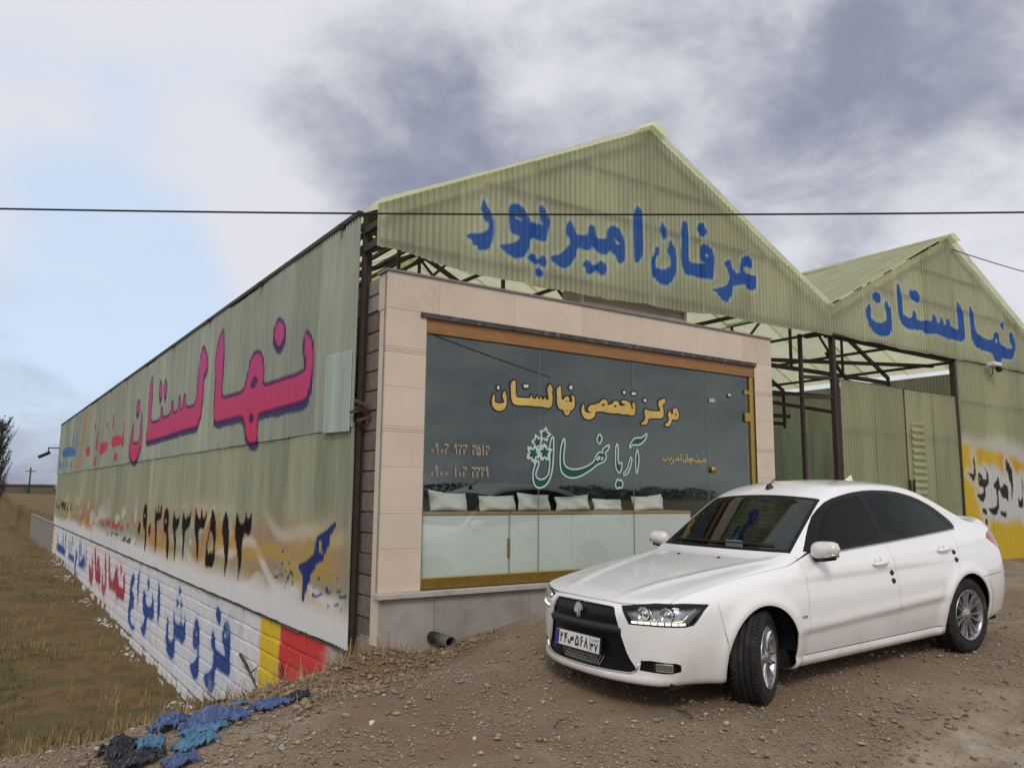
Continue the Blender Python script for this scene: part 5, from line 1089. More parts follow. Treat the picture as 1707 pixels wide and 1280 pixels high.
for l, n_ in (('bonnet', 'bonnet'), ('bumper_front', 'front_bumper'), ('bumper_rear', 'rear_bumper'), ('boot_lid', 'boot_lid')): cpart(n_, sub_mesh(n_, V, pick(l), NN, M['paint'], 0, .012))
doors = {}
for sd_ in (-1, 1):
    for l in ('door_front', 'door_rear'): doors[l, sd_] = cpart('door', sub_mesh('door', V, pick(l, sd_), NN, M['paint'], 0, .012))
    cpart('window_frame', sub_mesh('window_frame', V, pick('window_trim', sd_), NN, M['trim'], -.004, .01))
    cpart('side_window', sub_mesh('side_window', V, pick('pane_front', sd_), NN, M['dark_glass'], -.006)); cpart('side_window', sub_mesh('side_window', V, pick('pane_rear', sd_), NN, M['dark_glass'], -.006))
    cpart('tail_light', sub_mesh('tail_light', V, pick('tail_light', sd_), NN, M['tail'], .001, .012))
WS = cpart('windscreen', sub_mesh('windscreen', V, pick('windscreen'), NN, M['car_glass'], -.002)); cpart('windscreen_edge', sub_mesh('windscreen_edge', V, pick('ws_frit'), NN, M['trim'], -.003, .006), WS)
RW = cpart('rear_window', sub_mesh('rear_window', V, pick('rear_window'), NN, M['dark_glass'], -.002)); cpart('rear_window_edge', sub_mesh('rear_window_edge', V, pick('rw_frit'), NN, M['trim'], -.003, .006), RW)
# black inner shell that shows in the gaps, open at the windows
keep = ~np.isin(LAB, ['windscreen', 'rear_window', 'pane_front', 'pane_rear', 'headlight', 'grille', 'fog']) & ~(C['arch'](*V[T].mean(1).T) < .0)
cpart('inner_shell', sub_mesh('inner_shell', V, T[keep], NN, M['liner'], -.016))
# grille: black recessed panel, bars, chrome line, mesh, plate, emblem
GR = cpart('grille', sub_mesh('grille', V, pick('grille'), NN, M['trim'], -.022))
def front_x(y, z, d=0.0):
    y = np.atleast_1d(np.asarray(y, float)); z = np.atleast_1d(np.asarray(z, float)); lo = np.full(y.shape, -1.2); hi = np.full(y.shape, .6)
    for _ in range(40):
        m = (lo+hi)/2; f = car_F(m, y, z); hi = np.where(f < 0, m, hi); lo = np.where(f < 0, lo, m)
    return (lo+hi)/2+d
def front_strip(path, r, d=-.002, n=8):
    a = np.array(path, float); fx = front_x(a[:, 0], a[:, 1], d); return MB().tube([(fx[i], a[i, 0], a[i, 1]) for i in range(len(a))], r, n)
def dense(path, step=.02):
    o = []
    for (a, b), (c, d) in zip(path[:-1], path[1:]):
        n = max(1, int(math.hypot(c-a, d-b)/step)); o += [(a+(c-a)*i/n, b+(d-b)*i/n) for i in range(n)]
    return o+[path[-1]]
cmb(front_strip(dense([(-.525, .345), (-.512, .298), (-.47, .278), (0, .270), (.47, .278), (.512, .298), (.525, .345)]), .006), 'chrome_line', 'chrome', GR, True)
b = MB()
for zz in np.linspace(.498, .572, 2): pass
bx = front_strip(dense([(-.40, .545), (.40, .545)]), .034, .026, 6); cmb(bx, 'bumper_beam', 'black_plastic', GR, True)
b = MB()
for i in range(15):
    y0 = -.20+i*.028
    for sg in (-1, 1):
        p = [(y0, .290), (y0+sg*.045, .355)]; fx = front_x([p[0][0], p[1][0]], [p[0][1], p[1][1]], .010); b.bar((fx[0], *p[0]), (fx[1], *p[1]), .004, .006)
cmb(b, 'lower_mesh', 'lampgrey', GR)
# number plate
px0 = float(front_x([0], [.43])[0])-.012
PLT = cpart('number_plate', mesh('number_plate', *(lambda m: (m.V, m.F))(MB().box(-.006, -.262, -.058, .006, .262, .058, .002)), M['black_plastic']), None, (px0, 0, .425)); PLT.rotation_euler = (0, math.radians(8), 0)
cmb(MB().box(-.0085, -.254, -.052, -.0061, .254, .052), 'plate_face', 'plate_white', PLT); 
# car's right is the photo's left: text runs from +y to -y
cmb(MB().box(-.0095, .216, -.050, -.0086, .252, .050), 'blue_band', 'plate_blue', PLT)
def plate_digits(txt, y0, w, z0, h, lw, mat='vinyl_black', name='plate_digit'):
    for i, ch in enumerate(txt):
        V_, F_ = [], []
        for st in DIG[ch]:
            a = np.array([((i+q[0]*.84)*w, z0+q[1]*h) for q in st]); v, f = loop_ribbon(a, lw, False); bb = len(V_); V_ += [(-.0096, y0-p[0], p[1]) for p in v]; F_ += [tuple(k+bb for k in q)[::-1] for q in f]
        cpart(name, mesh(name, V_, F_, M[mat]), PLT)
plate_digits('24', .205, .050, -.034, .068, .0062); plate_digits('s', .104, .075, -.030, .062, .0065); plate_digits('568', .020, .052, -.034, .068, .0062)
cmb(MB().box(-.0092, -.148, -.05, -.0086, -.144, .05), 'divider', 'vinyl_black', PLT)
plate_digits('37', -.155, .046, -.042, .052, .0055)
V_, F_ = [], []                                                   # the small country word over the last two figures
for st in ([(0, 1), (0, 0)], [(.12, .9), (.12, .1), (.2, 0)], [(.25, .5), (.25, .1), (.4, .1), (.42, .5)], [(.3, -.35), (.36, -.35)], [(.52, .6), (.5, .1), (.44, -.2)], [(.62, 1), (.62, 0)], [(.75, .5), (.76, 0), (.95, 0), (.98, .5)], [(.85, .75), (.88, .75)]):
    a = np.array([((1-q[0])*.075, q[1]*.020) for q in st]); v, f = loop_ribbon(a, .0018, False); bb = len(V_); V_ += [(-.0096, -.165-p[0], .024+p[1]) for p in v]; F_ += [tuple(k+bb for k in q)[::-1] for q in f]
cpart('plate_word', mesh('plate_word', V_, F_, M['vinyl_black']), PLT)
# horse head emblem
em = chaikin(np.array([(-.010, .048), (.002, .062), (.010, .050), (.026, .040), (.040, .018), (.036, -.006), (.022, .004), (.016, .018), (.012, .004), (.010, -.030), (.002, -.052), (-.006, -.034), (-.008, -.012), (-.024, -.020), (-.038, -.010), (-.036, .010), (-.024, .034)]), 1)
v2, f2 = fill2d([em]); ex = float(front_x([0], [.64])[0]); nE = len(v2)
cpart('emblem', mesh('emblem', [(ex-.012, -p[0], .638+p[1]) for p in v2]+[(ex+.006, -p[0], .638+p[1]) for p in v2], [f[::-1] for f in f2]+[tuple(i+nE for i in f) for f in f2], M['emblem']), GR)
# headlights
_hl = {}
def hl_surface(q, z, s, inset):
    """point on the lamp's outer skin for lamp coordinate q"""
    y = np.linspace(.2, .88, 240); k_ = round(z, 3)
    if k_ not in _hl: _hl[k_] = front_x(y, np.full_like(y, k_))
    fx = _hl[k_]; qq = y*.8+(fx+.9)*.6; i = int(np.argmin(np.abs(qq-q))); p = np.array([[fx[i], y[i]*1.0, z]]); g = car_grad(p)[0]; g /= np.linalg.norm(g); o = p[0]-g*inset
    return Vector((o[0], o[1]*s, o[2]))
for s in (-1, 1):
    HLo = cpart('headlight', sub_mesh('headlight', V, pick('headlight', s), NN, M['lamp_glass'], -.003))
    cpart('housing', sub_mesh('housing', V, pick('headlight', s), NN, M['lampgrey'], -.060), HLo)
    tt_ = pick('headlight', s)
    def path(pts, inset): return [hl_surface(q, z, s, inset) for q, z in pts]
    cmb(MB().tube(path(dense([(q*.985+.008, z*.96+.0265) for q, z in HL]+[(HL[0][0]*.985+.008, HL[0][1]*.96+.0265)], .03), .008), .008, 6), 'bezel', 'trim', HLo, True)
    for q in (.50, .665):
        c_ = hl_surface(q, .668, s, .030); d_ = (hl_surface(q, .668, s, -.1)-c_).normalized(); d_ = Vector((d_.x-.5, d_.y*.6, d_.z*.3)).normalized(); rot = d_.to_track_quat('Z', 'Y')
        o = cmb(MB().lathe([(.0, .012), (.020, .008), (.030, -.004), (.033, -.01), (.042, .0), (.045, .012), (.048, .010), (.046, -.03)], 20), 'reflector', 'chrome', HLo, True, c_); o.rotation_mode = 'QUATERNION'; o.rotation_quaternion = rot
        o2 = cmb(MB().lathe([(0, .022), (.018, .018), (.029, .006), (.030, -.005)], 18), 'projector_lens', 'lamp_glass', HLo, True, c_); o2.rotation_mode = 'QUATERNION'; o2.rotation_quaternion = rot
    for k in range(8):
        q0 = .425+k*.047; cmb(MB().tube(path([(q0, .609), (q0+.018, .609), (q0+.035, .609)], .008), .0075, 6), 'running_light', 'drl', HLo, True)
    cmb(MB().tube(path(dense([(.545, .705), (.585, .632), (.60, .625), (.76, .625), (.78, .632), (.855, .712)], .02), .012), .0045, 6), 'light_guide', 'chrome', HLo, True)
    # fog lamp slot
    FG = cpart('fog_lamp', sub_mesh('fog_lamp', V, pick('fog', s), NN, M['trim'], -.024))
    fx = float(front_x([.675], [.332])[0]); b = MB(); b.box(-.015, -.062, -.026, .02, .062, .026, .006); cmb(b, 'fog_lens', 'chrome', FG, False, (fx+.014, s*.672, .331)).rotation_euler = (0, 0, -s*.50)
    cmb(MB().box(-.003, -.064, -.029, .001, .064, .029), 'fog_glass', 'lamp_glass', FG, False, (fx-.006, s*.672, .331)).rotation_euler = (0, 0, -s*.50)
# underside, arch liners
b = MB(); b.box(-.70, -.70, .19, 3.35, .70, .30); cmb(b, 'underbody', 'liner')
for ax in AX:
    for s in (-1, 1):
        prof = [(.354, .035), (.368, .035), (.368, .36), (.05, .36)]
        b = MB(); n = 28; m = 4
        for k in range(n+1):
            a = math.radians(-2)+math.radians(184)*k/n
            for r, d in prof: b.V.append((ax+r*math.cos(a), s*(.83-d), .315+r*math.sin(a)))
        for k in range(n):
            for i in range(m-1): b.F.append((k*m+i, (k+1)*m+i, (k+1)*m+i+1, k*m+i+1))
        cmb(b, 'arch_liner', 'liner')
# wheels
def wheel(x, s, steer):
    Wl = cpart('wheel', None); Wl.location = (x, s*.735, WR); Wl.rotation_euler = (0, 0, steer); Wl.empty_display_size = .1
    o = s     # outer side
    prof = [(.205, -.085*1), (.225, -.098), (.262, -.105), (.290, -.098), (.305, -.082)]
    tread = [(.312, -.068), (.312, -.046), (.304, -.044), (.304, -.036), (.313, -.034), (.3135, -.005), (.304, -.004), (.304, .004), (.3135, .005), (.313, .034), (.304, .036), (.304, .044), (.312, .046), (.312, .068)]
    full = prof+tread+[(r, -h) for r, h in prof[::-1]]
    cmb(MB().lathe([(r, h*o) for r, h in full], 72, 'y'), 'tyre', 'rubber', Wl, True)
    b = MB()
    for k in range(72):
        a = 2*math.pi*k/72
        for sg in (-1, 1):
            p0 = (.3125*math.cos(a), sg*.050, .3125*math.sin(a)); p1 = (.310*math.cos(a+.05), sg*.090, .310*math.sin(a+.05)); b.bar(p0, p1, .010, .007, up=(math.cos(a), 0, math.sin(a)))
    tag(cmb(b, 'tread_lug', 'rubber', Wl), kind='stuff')
    RM = cmb(MB().lathe([(.198, -.09*o), (.206, -.075*o), (.200, -.06*o), (.192, .02*o), (.192, .085*o), (.204, .098*o), (.212, .103*o), (.209, .088*o), (.200, .07*o), (.198, -.05*o)], 56, 'y'), 'rim', 'silver', Wl, True)
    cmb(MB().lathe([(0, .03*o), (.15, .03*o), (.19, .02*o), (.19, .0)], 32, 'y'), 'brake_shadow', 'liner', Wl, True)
    cmb(MB().lathe([(0, .096*o), (.022, .096*o), (.030, .090*o), (.044, .086*o), (.062, .074*o), (.062, .03*o)], 28, 'y'), 'hub', 'silver', Wl, True)
    for k in range(14):
        a = 2*math.pi*k/14+(.05 if k % 2 else -.05); ca, sa = math.cos(a), math.sin(a)
        w0, w1 = .011, .013; V_ = []
        for r, h, w in ((.052, .082, w0), (.10, .080, w0*.85), (.15, .085, w1*.9), (.197, .094, w1)):
            for dw, dh in ((-w, -.020), (-w*.55, 0), (w*.55, 0), (w, -.020)): V_.append((r*ca-dw*sa, (h+dh)*o, r*sa+dw*ca))
        F_ = []
        for i in range(3):
            for j in range(3): F_.append((4*i+j, 4*i+4+j, 4*i+5+j, 4*i+1+j)[::o])
        cpart('spoke', mesh('spoke', V_, F_, M['silver']), Wl)
    for k in range(4):
        a = 2*math.pi*k/4+.4; cmb(MB().lathe([(0, .084*o), (.007, .083*o), (.008, .07*o)], 8, 'y', (.040*math.cos(a), 0, .040*math.sin(a))), 'wheel_nut', 'lampgrey', Wl)
steer = math.radians(27)
for x, st in ((AX[0], steer), (AX[1], 0.0)):
    for s in (-1, 1): wheel(x, s, st)
# mirrors
def side_y(x, z, d=0.0):
    lo, hi = .2, 1.1
    for _ in range(40):
        m = (lo+hi)/2
        if car_F(np.array([x]), np.array([m]), np.array([z]))[0] < 0: lo = m
        else: hi = m
    return lo+d
for s in (-1, 1):
    yb = side_y(.74, .985)
    MR = cpart('mirror', None); MR.location = (.735, s*(yb+.135), .990); MR.empty_display_size = .1
    n = 16; V_, F_ = [], []
    for i in range(n+1):
        t = i/n*2-1                                           # along the width
        w = (1-abs(t)**3.2)**.5
        for k in range(18):
            a = 2*math.pi*k/18; cx_ = math.cos(a); cz_ = math.sin(a)
            V_.append((-.075*max(cx_, 0)*w+(-.008 if cx_ < 0 else 0)*cx_+.0, s*t*.118, .064*cz_*(abs(w)**.6)*(1-.10*t*1)+(.010*t)))
    for i in range(n):
        for k in range(18): F_.append((i*18+k, i*18+(k+1) % 18, (i+1)*18+(k+1) % 18, (i+1)*18+k))
    cpart('mirror_cap', mesh('mirror_cap', V_, F_, M['paint'], True), MR, (-.02, 0, .012))
    cmb(MB().box(-.006, -.10, -.05, .004, .10, .052, .004), 'mirror_glass', 'chrome', MR, False, (-.006, 0, .010))
    cmb(MB().tube([(.02, -s*.17, -.060), (0, -s*.10, -.055), (-.03, -s*.02, -.050), (-.03, s*.085, -.042)], [.030, .030, .026, .014], 10), 'mirror_foot', 'trim', MR, True)
    cmb(MB().tube([(-.076, s*.03, -.022), (-.074, s*.07, -.021), (-.055, s*.105, -.016)], .007, 6), 'indicator', 'chrome', MR, True)
    # handles, guards, badge
    for (dn, hx, hz, gx_, gz_) in (('door_front', 1.44, .845, 1.575, .70), ('door_rear', 2.385, .885, 2.535, .79)):
        D_ = doors[dn, s]; y1, y2, y3 = (side_y(hx+q, hz)*s for q in (-.095, 0, .095))
        cmb(MB().tube([(hx-.095, y1+s*.004, hz-.002), (hx-.07, y1+s*.024, hz), (hx, y2+s*.030, hz+.002), (hx+.07, y3+s*.024, hz+.004), (hx+.095, y3+s*.004, hz+.004)], [.010, .015, .017, .015, .010], 10), 'handle', 'paint', D_, True)
        cmb(MB().lathe([(0, .003*s), (.038, .002*s), (.040, -.002*s)], 18, 'y', (hx-.01, y2+s*.001, hz+.018)), 'handle_cup', 'paint', D_, True)
        for q in (0, .062):
            xg = gx_+.006*q; yg = side_y(xg, gz_+q)*s; cmb(MB().lathe([(0, .014*s), (.014, .013*s), (.021, .006*s), (.022, -.003*s)], 14, 'y', (xg, yg, gz_+q)), 'door_guard', 'black_plastic', D_, True)
    yb2 = side_y(.47, .545)*s; b = MB()
    for q in range(3): b.box(.44+q*.022, yb2-.004, .535, .456+q*.022, yb2+.004, .555)
    cmb(b, 'badge', 'lampgrey')
    # bright strip under the side windows
    pts = [(x_, (side_y(x_, z_)+.001)*s, z_) for x_, z_ in ((x0, np.interp(x0, [.6, 1.65, 2.8], [.947, .988, 1.034])) for x0 in np.linspace(.80, 2.78, 24))]
    cmb(MB().tube(pts, .006, 6), 'belt_moulding', 'lampgrey', None, True)
# roof aerial, fin, washer jets, wipers
def top_z(x, y=0.0):
    lo, hi = .5, 1.7
    for _ in range(40):
        m = (lo+hi)/2
        if car_F(np.array([x]), np.array([y]), np.array([m]))[0] < 0: lo = m
        else: hi = m
    return lo
za = top_z(1.20); AN = cmb(MB().lathe([(.036, 0), (.030, .02), (.016, .040), (.0, .046)], 14), 'aerial', 'black_plastic', None, True, (1.20, 0, za-.004))
cmb(MB().tube([(0, 0, .035), (.07, 0, .075), (.16, 0, .118)], .0055, 6), 'aerial_rod', 'black_plastic', AN, True)
zf = top_z(2.30); b = MB(); V_ = []
for x_, h_, w_ in ((-.10, .0, .004), (-.05, .022, .020), (.0, .045, .024), (.045, .068, .016), (.062, .070, .006), (.066, .0, .02)): V_ += [(x_, -w_, 0), (x_, 0, h_+.001), (x_, w_, 0)]
cpart('shark_fin', mesh('shark_fin', V_, [q for i in range(5) for q in ((3*i, 3*i+3, 3*i+4, 3*i+1), (3*i+1, 3*i+4, 3*i+5, 3*i+2))]+[(15, 17, 16)], M['paint']), None, (2.30, 0, zf-.004))
for y_ in (-.22, .22): cmb(MB().lathe([(.016, 0), (.014, .008), (.004, .014), (0, .014)], 10), 'washer_jet', 'black_plastic', None, True, (.30, y_, top_z(.30, y_)-.002))
for y0, y1 in ((.52, -.05), (-.02, -.52)):
    pts = [(.51+.21*q*q+.02, q, top_z(.51+.21*q*q+.02, q)+.012) for q in np.linspace(y0, y1, 10)]; cmb(MB().tube(pts, .007, 6), 'wiper', 'black_plastic', None, True)
# cabin
cmb(MB().box(.62, -.64, .55, 1.02, .64, .93, .04), 'dashboard', 'liner'); cmb(MB().box(.72, -.40, .93, .90, -.12, .99, .02), 'instrument_hood', 'liner')
cmb(MB().lathe([(.17, 0), (.178, .012), (.186, 0), (.178, -.012), (.17, 0)], 28), 'steering_wheel', 'liner', None, True, (1.08, -.34, .90)).rotation_euler = (0, math.radians(-62), 0)
for y_ in (-.34, .34):
    cmb(MB().box(1.25, y_-.23, .35, 1.75, y_+.23, .58, .05), 'seat_base', 'seat'); o = cmb(MB().box(-.07, -.22, 0, .07, .22, .58, .05), 'seat_back', 'seat', None, False, (1.78, y_, .52)); o.rotation_euler = (0, math.radians(18), 0)
    o = cmb(MB().box(-.05, -.12, 0, .05, .12, .19, .04), 'headrest', 'seat', None, False, (1.97, y_, 1.10))
cmb(MB().box(2.25, -.60, .40, 2.75, .60, .62, .05), 'rear_seat', 'seat'); cmb(MB().box(2.65, -.60, .6, 2.80, .60, 1.02, .05), 'rear_seat_back', 'seat')
cmb(MB().box(.88, -.04, 1.22, .90, .20, 1.28, .008), 'rear_view_mirror', 'black_plastic', None, False, (.16, -.06, .03))
o = cmb(MB().box(-.01, -.085, 0, .01, .085, .085, .003), 'dashboard_card', 'paper', None, False, (.74, .02, .94))

# ------------------------------------------------------------------ cables, lamp, camera on the gable
def at_depth(px, py, d): v = CR*((px-853.5)/1309.42)-CU*((py-640)/1309.42)+CF; return Vector(CAM)+v*d
A = at_depth(-700, 331, 6.5); B = at_depth(2400, 342, 6.5); pts = []
for i in range(61): t = i/60; p = A.lerp(B, t); p.z -= .175*4*t*(1-t)*.62; pts.append(p)
tag(MB().tube(pts, .0085, 8).build('overhead_cable', M['cable'], None, True), 'long black overhead cable crossing in front of the big gable', 'cable')
A = Vector((11.30, -.43, 6.02)); B = Vector((24., -1.5, 6.5)); pts = [A.lerp(B, i/20)-Vector((0, 0, .5*(i/20)*(1-i/20)*2)) for i in range(21)]
tag(MB().tube(pts, .009, 8).build('gable_cable', M['cable'], None, True), 'thin black cable running right from the peak of the smaller gable', 'cable')
SC = empty('security_camera', (12.38, -.42, 3.96), 'small white security camera on the right wall under the blue lettering', 'camera')
MB().box(-.17, -.20, -.02, .10, -.05, .055, .012).build('camera_body', M['white_plastic'], SC, loc=(0, 0, 0)); MB().lathe([(0, 0), (.05, 0), (.055, -.05), (.045, -.10), (0, -.12)], 18).build('lens_dome', M['black_plastic'], SC, True, (.10, -.14, 0))
MB().bar((-.02, .03, 0), (-.02, -.08, .0), .03).build('bracket', M['white_plastic'], SC, loc=(0, 0, 0)); MB().tube([(0, -.08, -.02), (.02, -.06, -.15), (-.01, -.02, -.2)], .008, 6).build('lead', M['cable'], SC, True, (0, 0, 0))
FL = empty('flood_lamp', (-.10, LEN-.15, 3.15), 'small dark flood lamp on a bracket at the far end of the side wall', 'lamp')
MB().bar((.06, 0, .2), (-.42, 0, .2), .05).build('arm', M['lintel'], FL, loc=(0, 0, 0)); MB().bar((-.40, 0, .2), (-.40, 0, -.05), .05).build('drop_arm', M['lintel'], FL, loc=(0, 0, 0))
o = MB().box(-.24, -.2, -.07, .24, .2, .07, .02).build('lamp_head', M['black_plastic'], FL, loc=(-.55, 0, -.12)); o.rotation_euler = (0, math.radians(-28), 0)

# ------------------------------------------------------------------ stones, rubble, clods, dry grass
def stone_base(n, seed):
    r = np.random.default_rng(seed); bm = bmesh.new(); bmesh.ops.create_icosphere(bm, subdivisions=n, radius=1)
    V = np.array([v.co[:] for v in bm.verts]); F = np.array([[v.index for v in f.verts] for f in bm.faces]); bm.free()
    for _ in range(9):
        d = r.normal(size=3); d /= np.linalg.norm(d); h = r.uniform(.30, .7); s = V@d; V = V-np.maximum(s-h, 0)[:, None]*d
    V *= 1+.15*(r.random((len(V), 1))-.5); V *= np.array([1, r.uniform(.7, 1), r.uniform(.5, .8)]); return V, F
STONES = [stone_base(1, k) for k in range(8)]
def scatter(name, XY, smin_, smax_, mat, power=3.0, sink=.3):
    R = np.random.default_rng(len(XY)); n = len(XY); sz = smin_+(smax_-smin_)*R.random(n)**power; kind = R.integers(0, 8, n); an = R.random(n)*6.283; sc = np.stack([R.uniform(.8, 1.3, n), R.uniform(.7, 1.1, n), R.uniform(.6, 1.1, n)], 1)*sz[:, None]
    Vs, Fs = [], []; k = 0; Z = gzv(XY[:, 0], XY[:, 1])+sz*(.5-sink)
    for q in range(8):
        m = kind == q; V, F = STONES[q]; P_ = V[None]*sc[m][:, None]; c_, s_ = np.cos(an[m])[:, None], np.sin(an[m])[:, None]
        P_ = np.stack([P_[..., 0]*c_-P_[..., 1]*s_+XY[m, 0][:, None], P_[..., 0]*s_+P_[..., 1]*c_+XY[m, 1][:, None], P_[..., 2]+Z[m][:, None]], -1); nn = P_.shape[0]
        Fs.append((F[None]+(k+np.arange(nn)*len(V))[:, None, None]).reshape(-1, 3)); Vs.append(P_.reshape(-1, 3)); k += nn*len(V)
    return link(name, fast_mesh(name, np.concatenate(Vs), np.concatenate(Fs), mat, False))
def stone_mat(name, a, b):
    m, nt, out = material(name); p = nt.nodes.new('ShaderNodeBsdfPrincipled'); nt.links.new(p.outputs[0], out.inputs[0]); g = nt.nodes.new('ShaderNodeNewGeometry')
    c = ramp_node(nt, g.outputs['Random Per Island'], [(0, a), (.7, tuple((x+y)/2 for x, y in zip(a, b))), (1, b)])
    c = mixc(nt, .5, c, ramp_node(nt, add_noise(nt, 30, 5, .6), [(.3, (.35, .35, .35)), (.7, (.65, .65, .65))]), 'OVERLAY'); nt.links.new(c, p.inputs['Base Color']); p.inputs['Roughness'].default_value = .95; p.inputs['Specular IOR Level'].default_value = .2; return m
M['gravel'] = stone_mat('gravel_stone', (.22, .175, .125), (.45, .395, .325)); M['clod'] = stone_mat('soil_clod', (.20, .14, .085), (.34, .265, .19)); M['whitestone'] = stone_mat('paint_spattered_stone', (.50, .48, .45), (.75, .74, .72))
random.seed(21)
def lot_points(n, r0, r1, pw, seed, clump=None):
    R = np.random.default_rng(seed); out = np.zeros((0, 2))
    while len(out) < n:
        r = r0+(r1-r0)*R.random(n)**pw; a = YAW+np.radians(R.uniform(-44, 40, n)); x, y = CAM[0]+r*np.sin(a), CAM[1]+r*np.cos(a)
        ok = (crest_d(x, y) < .45) & ~((x > 0) & (y > -.60))
        for o_ in (0, 1.45): ok &= (np.abs(y+5.15+o_-.10*x-.004*x*x) > .20) | (R.random(n) < .18)
        if clump: ok &= fbm(x*clump, y*clump, seed, 3) > R.uniform(.35, .62, n)
        out = np.concatenate([out, np.stack([x, y], 1)[ok]])
    return out[:n]
tag(scatter('gravel', lot_points(42000, 2.4, 13, 1.5, 1, 1.3), .0035, .017, M['gravel'], 3.0, .12), 'loose grey brown gravel strewn over the dirt lot', 'gravel', kind='stuff')
tag(scatter('coarse_gravel', lot_points(3200, 2.6, 9, 1.3, 2, .9), .010, .038, M['gravel'], 3.2, .15), 'coarser pale stones among the gravel of the lot', 'gravel', kind='stuff')
tag(scatter('soil_clods', lot_points(7000, 2.5, 11, 1.4, 3, .8), .006, .034, M['clod'], 3.0, .2), 'brown soil clods on the dirt lot', 'soil', kind='stuff')
def bank():
    while True:
        t = random.random(); x = random.gauss(-.35, .75); y = random.gauss(-1.15, .55)
        if -.9 < crest_d(x, y) < .9 and not (x > -.02 and y > -.62): return x, y
tag(scatter('rubble', np.array([bank() for _ in range(2600)]), .006, .046, M['clod'], 3.0, .2), 'pale rubble along the edge of the bank by the corner', 'rubble', kind='stuff')
def foot():
    while True:
        y = 1.5+random.random()**1.2*30; x = -.03-abs(random.gauss(0, .05+.005*y))
        if vn(np.array(y*.8), np.array(0.), 6) > .42: return x, y
tag(scatter('paint_stones', np.array([foot() for _ in range(420)]), .012, .075, M['whitestone'], 2.6), 'white paint spattered stones along the foot of the block wall', 'stones', kind='stuff')
# a few bigger stones one can pick out
for i, (px, py, s, lab, mt) in enumerate(((575, 1195, .05, 'pale angular stone on the bank edge, nearest the red painted blocks', 'gravel'), (700, 1090, .06, 'round grey stone below the shop plinth left of the drain pipe', 'gravel'), (450, 1232, .06, 'brown stone lying on the bare soil just right of the blue plastic', 'gravel'), (620, 1207, .035, 'flat pale stone in the rubble right of the red painted blocks', 'whitestone'), (1150, 1170, .035, 'small grey stone in front of the car bumper', 'gravel'), (790, 1235, .03, 'small white pebble low in the middle of the dirt lot', 'whitestone'))):
    d = CR*((px-853.5)/1309.42)-CU*((py-640)/1309.42)+CF; t = (.05-CAM[2])/d.z
    for _ in range(6): t = (gz(CAM[0]+d.x*t, CAM[1]+d.y*t)-CAM[2])/d.z
    V, F = STONES[i % 8]; o = link('stone', fast_mesh('stone', V*s, F, M[mt], False)); o.location = (CAM[0]+d.x*t, CAM[1]+d.y*t, CAM[2]+d.z*t+s*.25); o.rotation_euler = (0, 0, i*1.3); tag(o, lab, 'stone', 'bigger stones on the ground')
# dry grass and weeds
def blades(name, spots, mat, hmin, hmax, per, w, spread, lab, lean=.7):
    V, F = [], []
    for x, y in spots:
        for _ in range(per):
            bx, by = x+random.gauss(0, spread), y+random.gauss(0, spread); z = gz(bx, by) if per < 4 else gz(x, y); h = random.uniform(hmin, hmax); a = random.uniform(0, 6.28); l = random.uniform(.1, lean)*h; dx, dy = math.cos(a), math.sin(a); k = len(V); ww = w*random.uniform(.6, 1.3)
            V += [(bx-dy*ww, by+dx*ww, z-.01), (bx+dy*ww, by-dx*ww, z-.01), (bx+dx*l*.4-dy*ww*.7, by+dy*l*.4+dx*ww*.7, z+h*.6), (bx+dx*l*.4+dy*ww*.7, by+dy*l*.4-dx*ww*.7, z+h*.6), (bx+dx*l, by+dy*l, z+h*(1-.3*l/h))]
            F += [(k, k+1, k+3), (k, k+3, k+2), (k+2, k+3, k+4)]
    me = fast_mesh(name, V, F, mat, False); return tag(link(name, me), lab, 'grass', kind='stuff')
def blade_mat(name, a, b):
    m, nt, out = material(name); p = nt.nodes.new('ShaderNodeBsdfPrincipled'); nt.links.new(p.outputs[0], out.inputs[0]); g = nt.nodes.new('ShaderNodeNewGeometry')
    nt.links.new(ramp_node(nt, g.outputs['Random Per Island'], [(0, a), (1, b)]), p.inputs['Base Color']); p.inputs['Roughness'].default_value = .8; return m
M['dry'] = blade_mat('dry_grass', (.20, .135, .06), (.40, .30, .155)); M['weed'] = blade_mat('low_green_weed', (.080, .068, .024), (.16, .130, .05))
random.seed(33)
def field_pt():
    while True:
        y = random.uniform(-1.0, 1)*1.0+random.random()**1.7*34; x = -random.random()**1.1*(9+.3*y)
        if crest_d(x, y) > .9: return x, y
sp = [field_pt() for _ in range(5000)]; sp = [p for p in sp if fbm(np.array(p[0]*.5), np.array(p[1]*.5), 12) > .55]
blades('dry_grass', sp, M['dry'], .05, .22, 7, .004, .12, 'dry straw coloured grass over the low field left of the wall', .9)
sp = [field_pt() for _ in range(6500)]; sp = [p for p in sp if fbm(np.array(p[0]*.35+5), np.array(p[1]*.35), 16) > .56]
blades('green_weeds', sp, M['weed'], .03, .13, 9, .006, .13, 'low green brown weeds patching the field', 1.0)
sp = [field_pt() for _ in range(420)]
blades('tall_stalks', sp, M['dry'], .15, .45, 9, .0035, .07, 'taller dry stalk clumps standing in the field', .8)
sp = [(random.gauss(-.15, .35), random.gauss(-.75, .25)) for _ in range(40)]+[bank() for _ in range(60)]; sp = [p for p in sp if not (p[0] > -.02 and p[1] > -.6)]
blades('dead_weeds', sp, M['dry'], .05, .20, 5, .003, .05, 'dead weed stalks on the bank by the greenhouse corner', 1.0)

